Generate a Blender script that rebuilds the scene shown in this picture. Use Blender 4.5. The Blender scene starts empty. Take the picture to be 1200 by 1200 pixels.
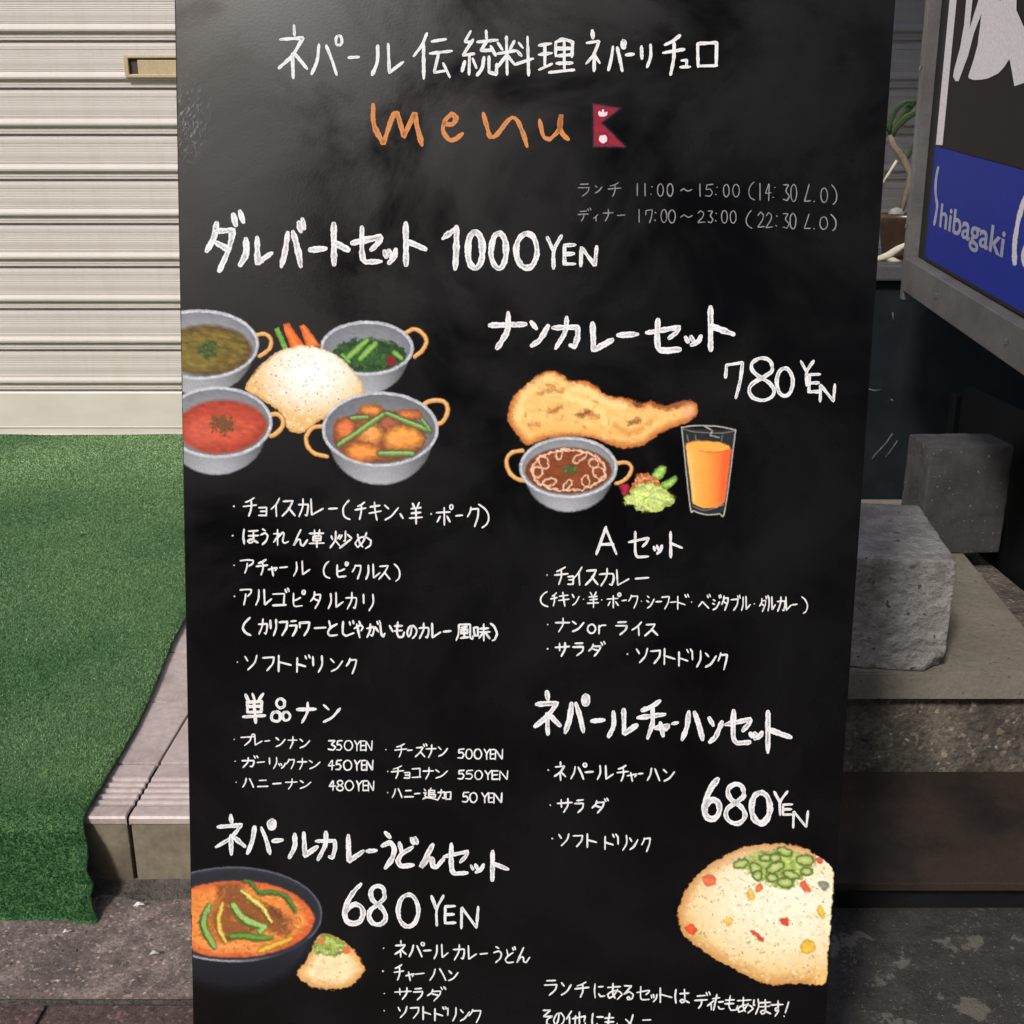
import bpy, bmesh, math, random
import numpy as np
from mathutils import Vector, Matrix
random.seed(7)
sc = bpy.context.scene
C = sc.collection
R = math.radians

# ------------------------------------------------------------------ camera
CAMZ = 0.98; PITCH = R(17.5); F = 1258.0          # F = focal length in pixels of the 1200 px photograph
cam = bpy.data.objects.new('camera', bpy.data.cameras.new('camera')); C.objects.link(cam)
cam.data.sensor_width = 36; cam.data.lens = 36 * F / 1200
cam.data.clip_start = 0.02; cam.data.clip_end = 300
cam.location = (0, 0, CAMZ); cam.rotation_euler = (R(90) - PITCH, 0, 0)
sc.camera = cam
sc.view_settings.view_transform = 'Standard'; sc.view_settings.look = 'None'
sc.view_settings.gamma = 1; sc.view_settings.exposure = 0.0
try: sc.view_settings.use_curve_mapping = False
except Exception: pass

# ------------------------------------------------------------------ sun and sky
SUN_AZ = R(27); SUN_EL = R(39)                     # azimuth to the left of the viewer's back
sdir = Vector((-math.sin(SUN_AZ) * math.cos(SUN_EL), -math.cos(SUN_AZ) * math.cos(SUN_EL), math.sin(SUN_EL)))
sun = bpy.data.objects.new('sun', bpy.data.lights.new('sun', 'SUN')); C.objects.link(sun)
sun.data.energy = 2.75; sun.data.angle = R(7.0); sun.data.color = (1.0, 0.965, 0.93)
sun.rotation_euler = (-sdir).to_track_quat('-Z', 'Y').to_euler(); sun.location = sdir * 20
w = bpy.data.worlds.new('World'); sc.world = w; w.use_nodes = True
nt = w.node_tree; bg = nt.nodes['Background']
sky = nt.nodes.new('ShaderNodeTexSky'); sky.sky_type = 'NISHITA'; sky.sun_disc = False
sky.sun_elevation = SUN_EL; sky.sun_rotation = math.pi + SUN_AZ; sky.dust_density = 3.0; sky.air_density = 1.0
nt.links.new(sky.outputs[0], bg.inputs[0]); bg.inputs[1].default_value = 0.14

# ------------------------------------------------------------------ small helpers
def tag(o, label=None, cat=None, group=None, kind=None):
    if label: o['label'] = label
    if cat: o['category'] = cat
    if group: o['group'] = group
    if kind: o['kind'] = kind
    return o
def empty(name, loc=(0, 0, 0), rz=0):
    o = bpy.data.objects.new(name, None); C.objects.link(o); o.location = loc; o.rotation_euler = (0, 0, rz)
    o.empty_display_size = 0.1
    return o
def link(name, me, mat=None, parent=None, smooth=False):
    o = bpy.data.objects.new(name, me); C.objects.link(o)
    if mat: me.materials.append(mat)
    if parent: o.parent = parent
    if smooth: me.polygons.foreach_set('use_smooth', [True] * len(me.polygons))
    return o
def pydata(name, vs, fs, mat=None, parent=None, smooth=False):
    me = bpy.data.meshes.new(name); me.from_pydata([tuple(v) for v in vs], [], fs); me.update()
    return link(name, me, mat, parent, smooth)
def box_bm(x0, x1, y0, y1, z0, z1, bevel=0.0, seg=2):
    bm = bmesh.new(); bmesh.ops.create_cube(bm, size=1)
    for v in bm.verts:
        v.co = Vector((x0 + (v.co.x + .5) * (x1 - x0), y0 + (v.co.y + .5) * (y1 - y0), z0 + (v.co.z + .5) * (z1 - z0)))
    if bevel: bmesh.ops.bevel(bm, geom=bm.edges[:], offset=bevel, segments=seg, affect='EDGES', profile=.6)
    return bm
def from_bm(name, bm, mat, parent=None, smooth=False):
    me = bpy.data.meshes.new(name); bm.to_mesh(me); bm.free()
    return link(name, me, mat, parent, smooth)
def box(name, b, mat, parent=None, bevel=0.0): return from_bm(name, box_bm(*b, bevel=bevel), mat, parent)
_rg = np.random.RandomState(3); _G = _rg.rand(16, 128, 128)
def vn(x, y, seed=0):                              # smooth value noise, 0..1
    g = _G[seed % 16]; x = np.asarray(x, float) + 17.3 * seed; y = np.asarray(y, float) + 9.1 * seed
    xi = np.floor(x).astype(int); yi = np.floor(y).astype(int); fx = x - xi; fy = y - yi
    fx = fx * fx * (3 - 2 * fx); fy = fy * fy * (3 - 2 * fy)
    a = g[yi % 128, xi % 128]; b = g[yi % 128, (xi + 1) % 128]; c = g[(yi + 1) % 128, xi % 128]; d = g[(yi + 1) % 128, (xi + 1) % 128]
    return (a * (1 - fx) + b * fx) * (1 - fy) + (c * (1 - fx) + d * fx) * fy
def fbm(x, y, seed=0, n=4):
    s = 0; a = .5; t = 0
    for k in range(n): s = s + a * vn(x * 2 ** k, y * 2 ** k, seed + k); t += a; a *= .5
    return s / t
def rough_block(name, b, mat, parent=None, amp=.003, n=22, seed=1, chips=()):
    """a cast concrete block: a finely divided box whose faces are pitted and whose corners are worn or chipped"""
    x0, x1, y0, y1, z0, z1 = b
    bm = box_bm(*b, bevel=.0035, seg=2)
    bmesh.ops.subdivide_edges(bm, edges=[e for e in bm.edges if e.calc_length() > .02], cuts=n, use_grid_fill=True)
    for v in bm.verts:
        q = v.co
        for (p, r, d) in chips:
            dd = (q - Vector(p)).length
            if dd < r: q += (Vector(((x0 + x1) / 2, (y0 + y1) / 2, (z0 + z1) / 2)) - q).normalized() * d * (1 - dd / r)
        k = float(vn(q.x * 90 + q.y * 60, q.z * 90 + q.y * 50, seed)) - .5 + (.7 if amp > .003 else .3) * (float(vn(q.x * 25 + q.y * 21, q.z * 25 + q.y * 9, seed + 2)) - .5)
        c = Vector(((x0 + x1) / 2, (y0 + y1) / 2, (z0 + z1) / 2))
        v.co = q + (q - c).normalized() * k * amp
    return from_bm(name, bm, mat, parent, True)

# ------------------------------------------------------------------ materials
def mat_new(name):
    m = bpy.data.materials.new(name); m.use_nodes = True
    return m, m.node_tree, m.node_tree.nodes['Principled BSDF']
def N(t, typ, **kw):
    n = t.nodes.new(typ)
    for k, v in kw.items():
        if k in n.inputs: n.inputs[k].default_value = v
        else: setattr(n, k, v)
    return n
def ramp(t, fac, stops):
    r = t.nodes.new('ShaderNodeValToRGB'); t.links.new(fac, r.inputs[0])
    e = r.color_ramp.elements
    while len(e) > 1: e.remove(e[-1])
    for i, (p, c) in enumerate(stops):
        if i == 0: q = e[0]; q.position = p
        else: q = e.new(p)
        q.color = (*c, 1) if len(c) == 3 else c
    return r.outputs[0]
def g(v): return (v, v, v)
def noise(t, scale, detail=6, rough=.6, vec=None, dist=0.0):
    n = N(t, 'ShaderNodeTexNoise', Scale=scale, Detail=detail, Roughness=rough, Distortion=dist)
    if vec is None:
        tc = t.nodes.new('ShaderNodeTexCoord'); vec = tc.outputs['Object']
    t.links.new(vec, n.inputs['Vector'])
    return n.outputs['Fac']
def stretch(t, s):
    tc = t.nodes.new('ShaderNodeTexCoord'); mp = t.nodes.new('ShaderNodeMapping'); mp.inputs['Scale'].default_value = s
    t.links.new(tc.outputs['Object'], mp.inputs['Vector']); return mp.outputs[0]
def mix(t, f, a, b, mode='MIX'):
    m = t.nodes.new('ShaderNodeMix'); m.data_type = 'RGBA'; m.blend_type = mode
    for i, s in ((0, f), (6, a), (7, b)):
        if hasattr(s, 'is_linked'): t.links.new(s, m.inputs[i])
        else: m.inputs[i].default_value = (*s, 1) if isinstance(s, tuple) else s
    return m.outputs[2]
def bump(t, p, h, strength=.3, dist=.01, prev=None):
    b = N(t, 'ShaderNodeBump', Strength=strength, Distance=dist); t.links.new(h, b.inputs['Height'])
    if prev: t.links.new(prev, b.inputs['Normal'])
    t.links.new(b.outputs[0], p.inputs['Normal']); return b.outputs[0]
def M_grainy(name, c1, c2, scale=30, rough=.85, bs=.4, bd=.004, speck=None, fine=180, metallic=0, spec=.5, c3=None, patch=3.0, agg=0):
    m, t, p = mat_new(name)
    a = ramp(t, noise(t, scale), [(.32, c1), (.68, c2)])
    if c3: a = mix(t, ramp(t, noise(t, patch, 5, .65), [(.45, g(0)), (.62, g(1))]), a, c3)
    f = noise(t, fine, 4, .7)
    a = mix(t, .55, a, ramp(t, f, [(.3, g(.45)), (.7, g(1.35 if False else 1.0))]), 'MULTIPLY')
    if speck: a = mix(t, ramp(t, noise(t, fine * .7, 2, .5), [(.66, g(0)), (.72, g(1))]), a, speck)
    if agg:
        tc = t.nodes.new('ShaderNodeTexCoord'); vo = N(t, 'ShaderNodeTexVoronoi', Scale=agg); t.links.new(tc.outputs['Object'], vo.inputs['Vector'])
        sx = t.nodes.new('ShaderNodeSeparateColor'); t.links.new(vo.outputs['Color'], sx.inputs[0])
        a = mix(t, .8, a, ramp(t, sx.outputs[0], [(0, g(.50)), (.5, g(.82)), (.8, g(1.0)), (.93, g(1.0)), (.95, (1.9, 1.75, 1.65)), (1, (2.1, 1.9, 1.8))]), 'MULTIPLY')
    t.links.new(a, p.inputs['Base Color']); p.inputs['Roughness'].default_value = rough
    p.inputs['Metallic'].default_value = metallic; p.inputs['Specular IOR Level'].default_value = spec
    b1 = bump(t, p, noise(t, scale * 1.2), bs, bd * 2)
    bump(t, p, f, bs, bd * .5, b1)
    return m
M = {}
# shutter enamel
m, t, p = mat_new('shutter_enamel')
a = ramp(t, noise(t, 2.2, 5, .6, stretch(t, (1, 1, 2))), [(.3, (.52, .475, .43)), (.7, (.57, .53, .485))])
a = mix(t, ramp(t, noise(t, 9, 6, .7, stretch(t, (1, 1, 14))), [(.35, g(.0)), (.8, g(.35))]), a, (.42, .37, .31))
a = mix(t, ramp(t, noise(t, 7, 4, .6, stretch(t, (5, 1, .5))), [(.50, g(0)), (.75, g(.30))]), a, (.40, .35, .29))
t.links.new(a, p.inputs['Base Color']); p.inputs['Roughness'].default_value = .5
bump(t, p, noise(t, 60, 3, .5, stretch(t, (.06, 1, 3))), .12, .002); M['shutter'] = m
m, t, p = mat_new('bottom_bar_enamel')
a = ramp(t, noise(t, 6, 6, .6, stretch(t, (1, 1, 3))), [(.3, (.56, .53, .46)), (.7, (.64, .60, .53))])
t.links.new(a, p.inputs['Base Color']); p.inputs['Roughness'].default_value = .4; M['bar'] = m
M['handle'] = M_grainy('yellowed_plastic', (.46, .35, .19), (.54, .43, .26), 20, .5, .05)
M['dark_hole'] = M_grainy('dark_brown_plastic', (.035, .025, .012), (.06, .045, .02), 20, .6, .05)
M['asphalt'] = M_grainy('asphalt', (.055, .045, .040), (.115, .098, .090), 26, .9, .9, .01, speck=(.22, .20, .18), fine=150, c3=(.075, .06, .055), patch=4)
# patched street surface at the right: old pale mortar splashes on dark asphalt
m, t, p = mat_new('street_surface')
a = ramp(t, noise(t, 24, 8, .7), [(.3, (.030, .025, .020)), (.7, (.10, .084, .07))])
fi = noise(t, 170, 4, .8); a = mix(t, .6, a, ramp(t, fi, [(.35, g(.4)), (.65, g(1))]), 'MULTIPLY')
a = mix(t, ramp(t, noise(t, 260, 2, .5), [(.66, g(0)), (.70, g(1))]), a, (.24, .21, .19))
pt = ramp(t, noise(t, 9, 9, .66), [(.555, g(0)), (.58, g(.85))])
a = mix(t, pt, a, (.20, .175, .14)); t.links.new(a, p.inputs['Base Color']); p.inputs['Roughness'].default_value = .92
b1 = bump(t, p, noise(t, 40, 6, .8), .9, .012); bump(t, p, fi, .7, .003, b1); M['street'] = m
M['gutter'] = M_grainy('gutter_concrete', (.15, .112, .098), (.38, .30, .26), 30, .9, .5, .006, speck=(.46, .38, .33), fine=200, c3=(.17, .13, .115), patch=9, agg=260)
M['paver'] = M_grainy('red_brown_paver', (.085, .05, .046), (.16, .10, .09), 40, .85, .5, .005, agg=260, speck=(.2, .16, .14), fine=200)
M['mortar'] = M_grainy('dark_mortar', (.07, .062, .05), (.15, .13, .11), 40, .95, .9, .008, fine=160)
M['tile'] = M_grainy('pinkish_tile', (.52, .42, .395), (.66, .56, .535), 9, .38, .12, .002, fine=70, c3=(.42, .33, .30), patch=9)
M['riser'] = M_grainy('olive_riser_tile', (.21, .18, .125), (.32, .28, .20), 7, .55, .15, .002, fine=80, c3=(.17, .14, .10), patch=8)
M['grout'] = M_grainy('dirty_grout', (.06, .045, .04), (.13, .10, .085), 50, .95, .5, .004)
M['concrete'] = M_grainy('pale_concrete', (.19, .168, .125), (.28, .25, .195), 12, .9, .5, .005, speck=(.10, .09, .08), fine=150, c3=(.15, .13, .095), patch=6)
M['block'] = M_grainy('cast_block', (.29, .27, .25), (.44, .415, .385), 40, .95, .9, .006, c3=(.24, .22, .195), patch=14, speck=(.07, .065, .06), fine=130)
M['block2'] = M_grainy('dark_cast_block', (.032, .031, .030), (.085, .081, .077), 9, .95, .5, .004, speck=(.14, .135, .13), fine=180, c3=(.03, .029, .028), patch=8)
M['old_concrete'] = M_grainy('old_concrete', (.11, .092, .066), (.25, .215, .165), 16, .95, .8, .010, agg=150, speck=(.36, .33, .28), fine=90, c3=(.10, .085, .065), patch=9)
M['steel'] = M_grainy('rusty_plate', (.018, .013, .010), (.042, .031, .023), 9, .75, .3, .003, fine=160, c3=(.052, .034, .024), patch=5, spec=.25)
M['black'] = M_grainy('black_metal', (.006, .006, .007), (.012, .012, .013), 9, .5, .1, .002)
M['teal'] = M_grainy('dark_teal_panel', (.004, .007, .0085), (.009, .014, .016), 5, .5, .1, .002, c3=(.012, .017, .018), patch=11, spec=.3)
M['lip'] = M_grainy('grey_counter_top', (.05, .05, .055), (.09, .09, .095), 12, .5, .1, .002)
M['frame'] = M_grainy('grey_metal_frame', (.10, .096, .096), (.155, .148, .145), 14, .45, .1, .001)
M['sign_black'] = M_grainy('sign_black_print', (.018, .014, .013), (.022, .018, .016), 3, .6, .0, spec=.15)
M['sign_blue'] = M_grainy('sign_blue_print', (.012, .026, .27), (.016, .036, .35), 3, .55, .0, spec=.15)
M['sign_white'] = M_grainy('sign_white_print', (.78, .75, .77), (.84, .81, .83), 3, .35, .0)
M['sign_grey'] = M_grainy('sign_pale_print', (.32, .34, .46), (.42, .44, .56), 30, .35, .0)
M['leaf'] = M_grainy('strap_leaf', (.035, .07, .025), (.07, .11, .04), 20, .45, .1, .002)
M['stem'] = M_grainy('dry_stem', (.16, .115, .08), (.27, .21, .16), 40, .8, .4, .004)
M['pale_wood'] = M_grainy('bleached_wood', (.50, .46, .34), (.68, .64, .5), 30, .8, .4, .004)
M['pot'] = M_grainy('brown_glazed_pot', (.045, .025, .014), (.09, .05, .028), 12, .3, .1, .002)
M['soil'] = M_grainy('dark_soil', (.02, .016, .012), (.06, .05, .035), 80, .95, 1, .01)
M['wall'] = M_grainy('grey_render', (.16, .15, .14), (.22, .21, .2), 10, .9, .4, .004)
M['awning_frame'] = M_grainy('dark_awning_fabric', (.02, .025, .03), (.03, .035, .045), 12, .8, .2, .002)
m, t, p = mat_new('pale_canvas')
p.inputs['Base Color'].default_value = (.42, .46, .55, 1); p.inputs['Roughness'].default_value = .9
tl = t.nodes.new('ShaderNodeBsdfTranslucent'); tl.inputs[0].default_value = (.34, .38, .48, 1); ms = t.nodes.new('ShaderNodeMixShader'); ms.inputs[0].default_value = .75
t.links.new(p.outputs[0], ms.inputs[1]); t.links.new(tl.outputs[0], ms.inputs[2]); t.links.new(ms.outputs[0], t.nodes['Material Output'].inputs[0]); M['awning'] = m
M['glass'] = M_grainy('dark_window_glass', (.01, .011, .013), (.014, .015, .018), 2, .15, .0)
M['turf_base'] = M_grainy('turf_backing', (.05, .14, .045), (.10, .22, .08), 60, .95, .5, .006)
# turf blades: colour varies from blade to blade through a colour attribute (wear, plus shade painted on the hanging front)
m, t, p = mat_new('turf_fibre')
at = t.nodes.new('ShaderNodeAttribute'); at.attribute_name = 'col'; t.links.new(at.outputs['Color'], p.inputs['Base Color'])
p.inputs['Roughness'].default_value = .6; p.inputs['Specular IOR Level'].default_value = .25; M['turf'] = m
# chalkboard: near black satin paint with wiped smears, brushed patches and chalk dust
m, t, p = mat_new('chalkboard_paint')
tc = t.nodes.new('ShaderNodeTexCoord')
sm = noise(t, 6.5, 5, .60, tc.outputs['Object'], .5)
du = ramp(t, sm, [(.38, (.0030, .0026, .0030)), (.70, (.0070, .0066, .0074))])
fi = noise(t, 420, 2, .6, tc.outputs['Object'])
du = mix(t, .35, du, ramp(t, fi, [(.3, g(.55)), (.7, g(1))]), 'MULTIPLY')
t.links.new(du, p.inputs['Base Color'])
rg = ramp(t, sm, [(.36, g(.14)), (.45, g(.23)), (.53, g(.285)), (.66, g(.32))]); t.links.new(rg, p.inputs['Roughness'])
p.inputs['Specular IOR Level'].default_value = .41
bump(t, p, fi, .06, .0006); M['board'] = m
M['board_edge'] = M_grainy('board_edge_paint', (.010, .010, .011), (.018, .018, .019), 20, .5, .1, .001)
M['hinge'] = M_grainy('dull_steel', (.25, .25, .26), (.35, .35, .36), 30, .4, .1, .001, metallic=.8)
# chalk marker: opaque at the stroke's rim, brushed and thinner inside; board shows through the gaps
def chalk(name, col, dens=.5, streak=1.0):
    m, t, p = mat_new(name)
    uv = t.nodes.new('ShaderNodeUVMap'); uv.uv_map = 'UVMap'
    mp = N(t, 'ShaderNodeMapping'); mp.inputs['Scale'].default_value = (.6, 7, 1); t.links.new(uv.outputs[0], mp.inputs[0])
    st = noise(t, 1.6, 4, .7, mp.outputs[0])
    tc = t.nodes.new('ShaderNodeTexCoord'); gr = noise(t, 900, 3, .75, tc.outputs['Object'])
    sep = t.nodes.new('ShaderNodeSeparateXYZ'); t.links.new(uv.outputs[0], sep.inputs[0])
    ab = N(t, 'ShaderNodeMath', operation='ABSOLUTE'); t.links.new(sep.outputs[1], ab.inputs[0])
    ed = ramp(t, ab.outputs[0], [(.25, g(0)), (.6, g(1)), (.88, g(1)), (1.0, g(.45))])
    ad = N(t, 'ShaderNodeMath', operation='MULTIPLY_ADD'); t.links.new(st, ad.inputs[0]); ad.inputs[1].default_value = 1.0 * streak; t.links.new(gr, ad.inputs[2])
    ad2 = N(t, 'ShaderNodeMath', operation='MULTIPLY_ADD'); t.links.new(ed, ad2.inputs[0]); ad2.inputs[1].default_value = .24
    mq = N(t, 'ShaderNodeMapping'); mq.inputs['Scale'].default_value = (.35, .5, 1); t.links.new(uv.outputs[0], mq.inputs[0]); pr = noise(t, 1.0, 2, .5, mq.outputs[0])
    ad3 = N(t, 'ShaderNodeMath', operation='MULTIPLY_ADD'); t.links.new(pr, ad3.inputs[0]); ad3.inputs[1].default_value = 1.1; ad3.inputs[2].default_value = -.50
    ad4 = N(t, 'ShaderNodeMath', operation='ADD'); t.links.new(ad.outputs[0], ad4.inputs[0]); t.links.new(ad3.outputs[0], ad4.inputs[1]); t.links.new(ad4.outputs[0], ad2.inputs[2])
    al = ramp(t, ad2.outputs[0], [(0.5, g(.0)), (1.0, g(1))])
    mr = N(t, 'ShaderNodeMapRange'); t.links.new(ad2.outputs[0], mr.inputs[0])
    mr.inputs[1].default_value = 1.26 - dens; mr.inputs[2].default_value = 1.60 - dens; mr.inputs[3].default_value = .0; mr.inputs[4].default_value = 1
    mm = N(t, 'ShaderNodeMapRange'); t.links.new(mr.outputs[0], mm.inputs[0]); mm.inputs[3].default_value = .28
    t.links.new(mm.outputs[0], p.inputs['Alpha'])
    p.inputs['Base Color'].default_value = (*col, 1); p.inputs['Roughness'].default_value = .8
    return m
M['chalk'] = chalk('white_chalk_marker', (.84, .83, .83), .44)
M['chalk_s'] = chalk('white_chalk_small', (.80, .79, .78), .60, .9)
M['chalk_dim'] = chalk('grey_chalk_faint', (.26, .26, .26), .56, .8)
M['chalk_o'] = chalk('orange_chalk_marker', (.62, .235, .07), .75, .6)
M['chalk_w'] = chalk('pink_white_chalk', (.85, .62, .62), .8, .5)
M['chalk_r'] = chalk('crimson_chalk', (.27, .02, .05), .95, .3)
m, t, p = mat_new('drawn_chalk_pastel')
at = t.nodes.new('ShaderNodeAttribute'); at.attribute_name = 'col'
tc = t.nodes.new('ShaderNodeTexCoord'); gr = noise(t, 700, 3, .7, tc.outputs['Object'])
t.links.new(mix(t, .22, at.outputs['Color'], ramp(t, gr, [(.3, g(.6)), (.58, g(1))]), 'MULTIPLY'), p.inputs['Base Color'])
t.links.new(at.outputs['Alpha'], p.inputs['Alpha']); p.inputs['Roughness'].default_value = .75; p.inputs['Specular IOR Level'].default_value = .3
M['pastel'] = m

# ------------------------------------------------------------------ geometry of the view, used to survey the place
cp, sp = math.cos(PITCH), math.sin(PITCH)
CAM = Vector((0, 0, CAMZ))
def c2w(x, y, z): return Vector((x, z * cp - y * sp, -z * sp - y * cp))   # camera axes (right, down, forward) -> world
def ray(px, py): return c2w((px - 600) / F, (py - 600) / F, 1)

# ================================================================== SETTING
def sheet(name, x0, x1, y0, y1, z, mat, parent=None, n=1):
    vs = []; fs = []
    for j in range(n + 1):
        for i in range(n + 1): vs.append((x0 + (x1 - x0) * i / n, y0 + (y1 - y0) * j / n, z))
    for j in range(n):
        for i in range(n):
            a = j * (n + 1) + i; fs.append((a, a + 1, a + n + 2, a + n + 1))
    return pydata(name, vs, fs, mat, parent)
ground = tag(sheet('ground', -60, 60, -60, 60, 0, M['street']), 'dark rough asphalt with pale mortar splashes', kind='structure')
gutter = tag(box('gutter_strip', (-4, .20, 1.092, 1.36, -.05, .006), M['gutter']), 'speckled brown concrete strip at the foot of the tiled step', kind='structure')
# red-brown pavers in front of the gutter strip
pav = tag(box('pavement', (-3.2, .20, -.6, 1.088, -.05, .002), M['mortar']), 'red brown paved footway in front of the step', kind='structure')
pm = None
for r_ in range(5):
    for c_ in range(10):
        xx = -.565 + (c_ - 6) * .30 + (.15 if r_ % 2 else 0); yy = 1.083 - (r_ + 1) * .30
        if xx + .3 > .22: continue
        if pm is None:
            o = from_bm('paver', box_bm(0, .293, 0, .293, -.03, 0, bevel=.004), M['paver'], pav); pm = o.data
        else:
            o = bpy.data.objects.new('paver', pm); C.objects.link(o); o.parent = pav
        o.location = (xx, yy, .0085 + random.uniform(-.001, .001)); o.rotation_euler = (random.uniform(-.004, .004), random.uniform(-.004, .004), 0)

# --- tiled entrance step
STZ = .12; STY = 1.31
step = tag(empty('entrance_step', (0, 0, 0)), 'low tiled entrance step with pinkish tiles and olive riser, left of the menu board', 'step')
box('step_core', (-3.6, .26, STY + .008, 3.66, -.02, STZ - .008), M['grout'], step)
def nosing():                                       # ribbed nosing tile: four rounded grooves behind a rounded lip
    w_, d_ = .1965, .140; prof = [(0, -.012), (0, -.004), (.002, -.001), (.006, 0), (.024, 0)]
    for k in range(5):
        y = .027 + k * .0155; prof += [(y, -.001), (y + .003, -.0024), (y + .007, -.0024), (y + .010, 0), (y + .0125, .0008)]
    prof += [(.110, 0), (d_ - .003, 0), (d_, -.003), (d_, -.012)]
    vs = []; fs = []
    for x in (0, .002, w_ - .002, w_):
        for (y, z) in prof: vs.append((x, y, z - (.002 if x in (0, w_) else 0)))
    n = len(prof)
    for i in range(3):
        for j in range(n - 1): a = i * n + j; fs.append((a, a + n, a + n + 1, a + 1))
    return vs, fs
vs, fs = nosing(); nm = None; tm = None; rm = None
for i in range(-9, 4):
    x = -.539 + i * .2 + .00175
    if x + .197 > .262: continue
    if nm is None: o = pydata('nosing_tile', vs, fs, M['tile'], step, False); nm = o.data
    else: o = bpy.data.objects.new('nosing_tile', nm); C.objects.link(o); o.parent = step
    o.location = (x, STY - .004, STZ + .001)
    if rm is None: o = from_bm('riser_tile', box_bm(0, .1945, -.008, .004, 0, .104, bevel=.0018), M['riser'], step); rm = o.data
    else: o = bpy.data.objects.new('riser_tile', rm); C.objects.link(o); o.parent = step
    o.location = (x + .001, STY + .006 + random.uniform(-.001, .001), .006)
    for j in range(11):
        if i < -3 and j > 3: continue
        if tm is None: o = from_bm('tread_tile', box_bm(0, .1965, 0, .1965, -.010, 0, bevel=.0022), M['tile'], step); tm = o.data
        else: o = bpy.data.objects.new('tread_tile', tm); C.objects.link(o); o.parent = step
        o.location = (x, STY + .1395 + j * .2, STZ + .001 + random.uniform(-.0006, .0006))
# crumbling mortar bead at the foot of the riser
bv = []; bf = []; n = 160
for i in range(n + 1):
    x = -3.4 + 3.62 * i / n; hh = .006 + .012 * float(fbm(x * 30, 1, 3)); dd = .012 + .03 * float(fbm(x * 22, 5, 5))
    bv += [(x, STY - dd - .012, .004), (x, STY - dd * .5, hh * .8), (x, STY + .001, hh + .004)]
for i in range(n):
    a = i * 3; bf += [(a, a + 3, a + 4, a + 1), (a + 1, a + 4, a + 5, a + 2)]
o = pydata('mortar_bead', bv, bf, M['mortar'], step, True); o['label'] = 'crumbling dark mortar along the foot of the riser'

# --- roller shutter at the back of the step
SHY = 3.6; PIT = .1364
sh = tag(empty('roller_shutter', (0, SHY, STZ)), 'closed cream roller shutter of ribbed horizontal slats behind the step', 'shutter')
prof = [(.000, 0.0), (-.004, -.001), (-.011, -.004), (-.012, -.010), (-.012, -.020), (-.010, -.022), (-.012, -.024)]
for k in range(4): z = -.030 - k * .0055; prof += [(-.012, z), (-.0112, z - .0018), (-.012, z - .0036)]
prof += [(-.012, -.060), (-.0112, -.068), (-.0112, -.072), (-.0105, -.074), (-.0120, -.0765), (-.0105, -.079), (-.012, -.081), (-.0108, -.084), (-.012, -.087), (-.013, -.090), (-.0150, -.094), (-.0162, -.099), (-.0152, -.104), (-.012, -.107), (-.004, -.1085), (-.003, -.112), (-.003, -.118), (-.0045, -.120), (-.003, -.122), (-.003, -.1285), (.006, -.1295), (.008, -.1335), (.008, -.1364)]
SX0, SX1 = -2.7, 2.3
def slat_mesh(x0, x1):
    vs = []; fs = []; n = len(prof)
    for x in (x0, x1):
        for (y, z) in prof: vs.append((x, y, z))
    for j in range(n - 1): fs.append((j, j + 1, n + j + 1, n + j))
    return vs, fs
vs, fs = slat_mesh(SX0, SX1); sm_ = None
ZB = .274 - STZ                                      # top of the plain bottom bar
for k in range(1, 14):
    if sm_ is None: o = pydata('slat', vs, fs, M['shutter'], sh); sm_ = o.data
    else: o = bpy.data.objects.new('slat', sm_); C.objects.link(o); o.parent = sh
    o.location = (0, random.uniform(-.0006, .0006), ZB + k * PIT)
bt = [(0, .002), (-.014, .001), (-.016, -.003), (-.016, -.118), (-.0175, -.120), (-.0175, -.121), (-.013, -.124), (-.013, -.145), (-.022, -.148), (-.022, -.154), (0, -.154)]
vs = []; fs = []
for x in (SX0, SX1):
    for (y, z) in bt: vs.append((x, y, z + ZB))
for j in range(len(bt) - 1): fs.append((j, j + 1, len(bt) + j + 1, len(bt) + j))
o = pydata('bottom_bar', vs, fs, M['bar'], sh); o['label'] = 'plain cream bottom bar of the shutter, touching the green mat'
# recessed pull handle let into a slat (third from the top of the picture)
hz = 1.297; hx0, hx1 = -1.198, -0.985
hd = empty('pull_handle', (0, 0, 0)); hd.parent = sh; hd['label'] = 'yellowed recessed plastic pull in a slat'
bm = bmesh.new()
def addbox(bm, x0, x1, y0, y1, z0, z1):
    b = box_bm(x0, x1, y0, y1, z0, z1, bevel=.0025); me = bpy.data.meshes.new('tmp'); b.to_mesh(me); b.free(); bm.from_mesh(me); bpy.data.meshes.remove(me)
zc = hz - STZ
addbox(bm, hx0, hx1, -.026, -.008, zc + .022, zc + .030); addbox(bm, hx0, hx1, -.026, -.008, zc - .034, zc - .024)
addbox(bm, hx0, hx0 + .014, -.0262, -.008, zc - .0345, zc + .0305); addbox(bm, hx1 - .014, hx1, -.0262, -.008, zc - .0345, zc + .0305)
addbox(bm, hx0 + .04, hx1 - .02, -.020, -.008, zc - .026, zc + .018)
from_bm('handle_frame', bm, M['handle'], hd)
box('handle_recess', (hx0 + .012, hx1 - .012, -.0135, -.010, zc - .026, zc + .026), M['dark_hole'], hd)

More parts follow.
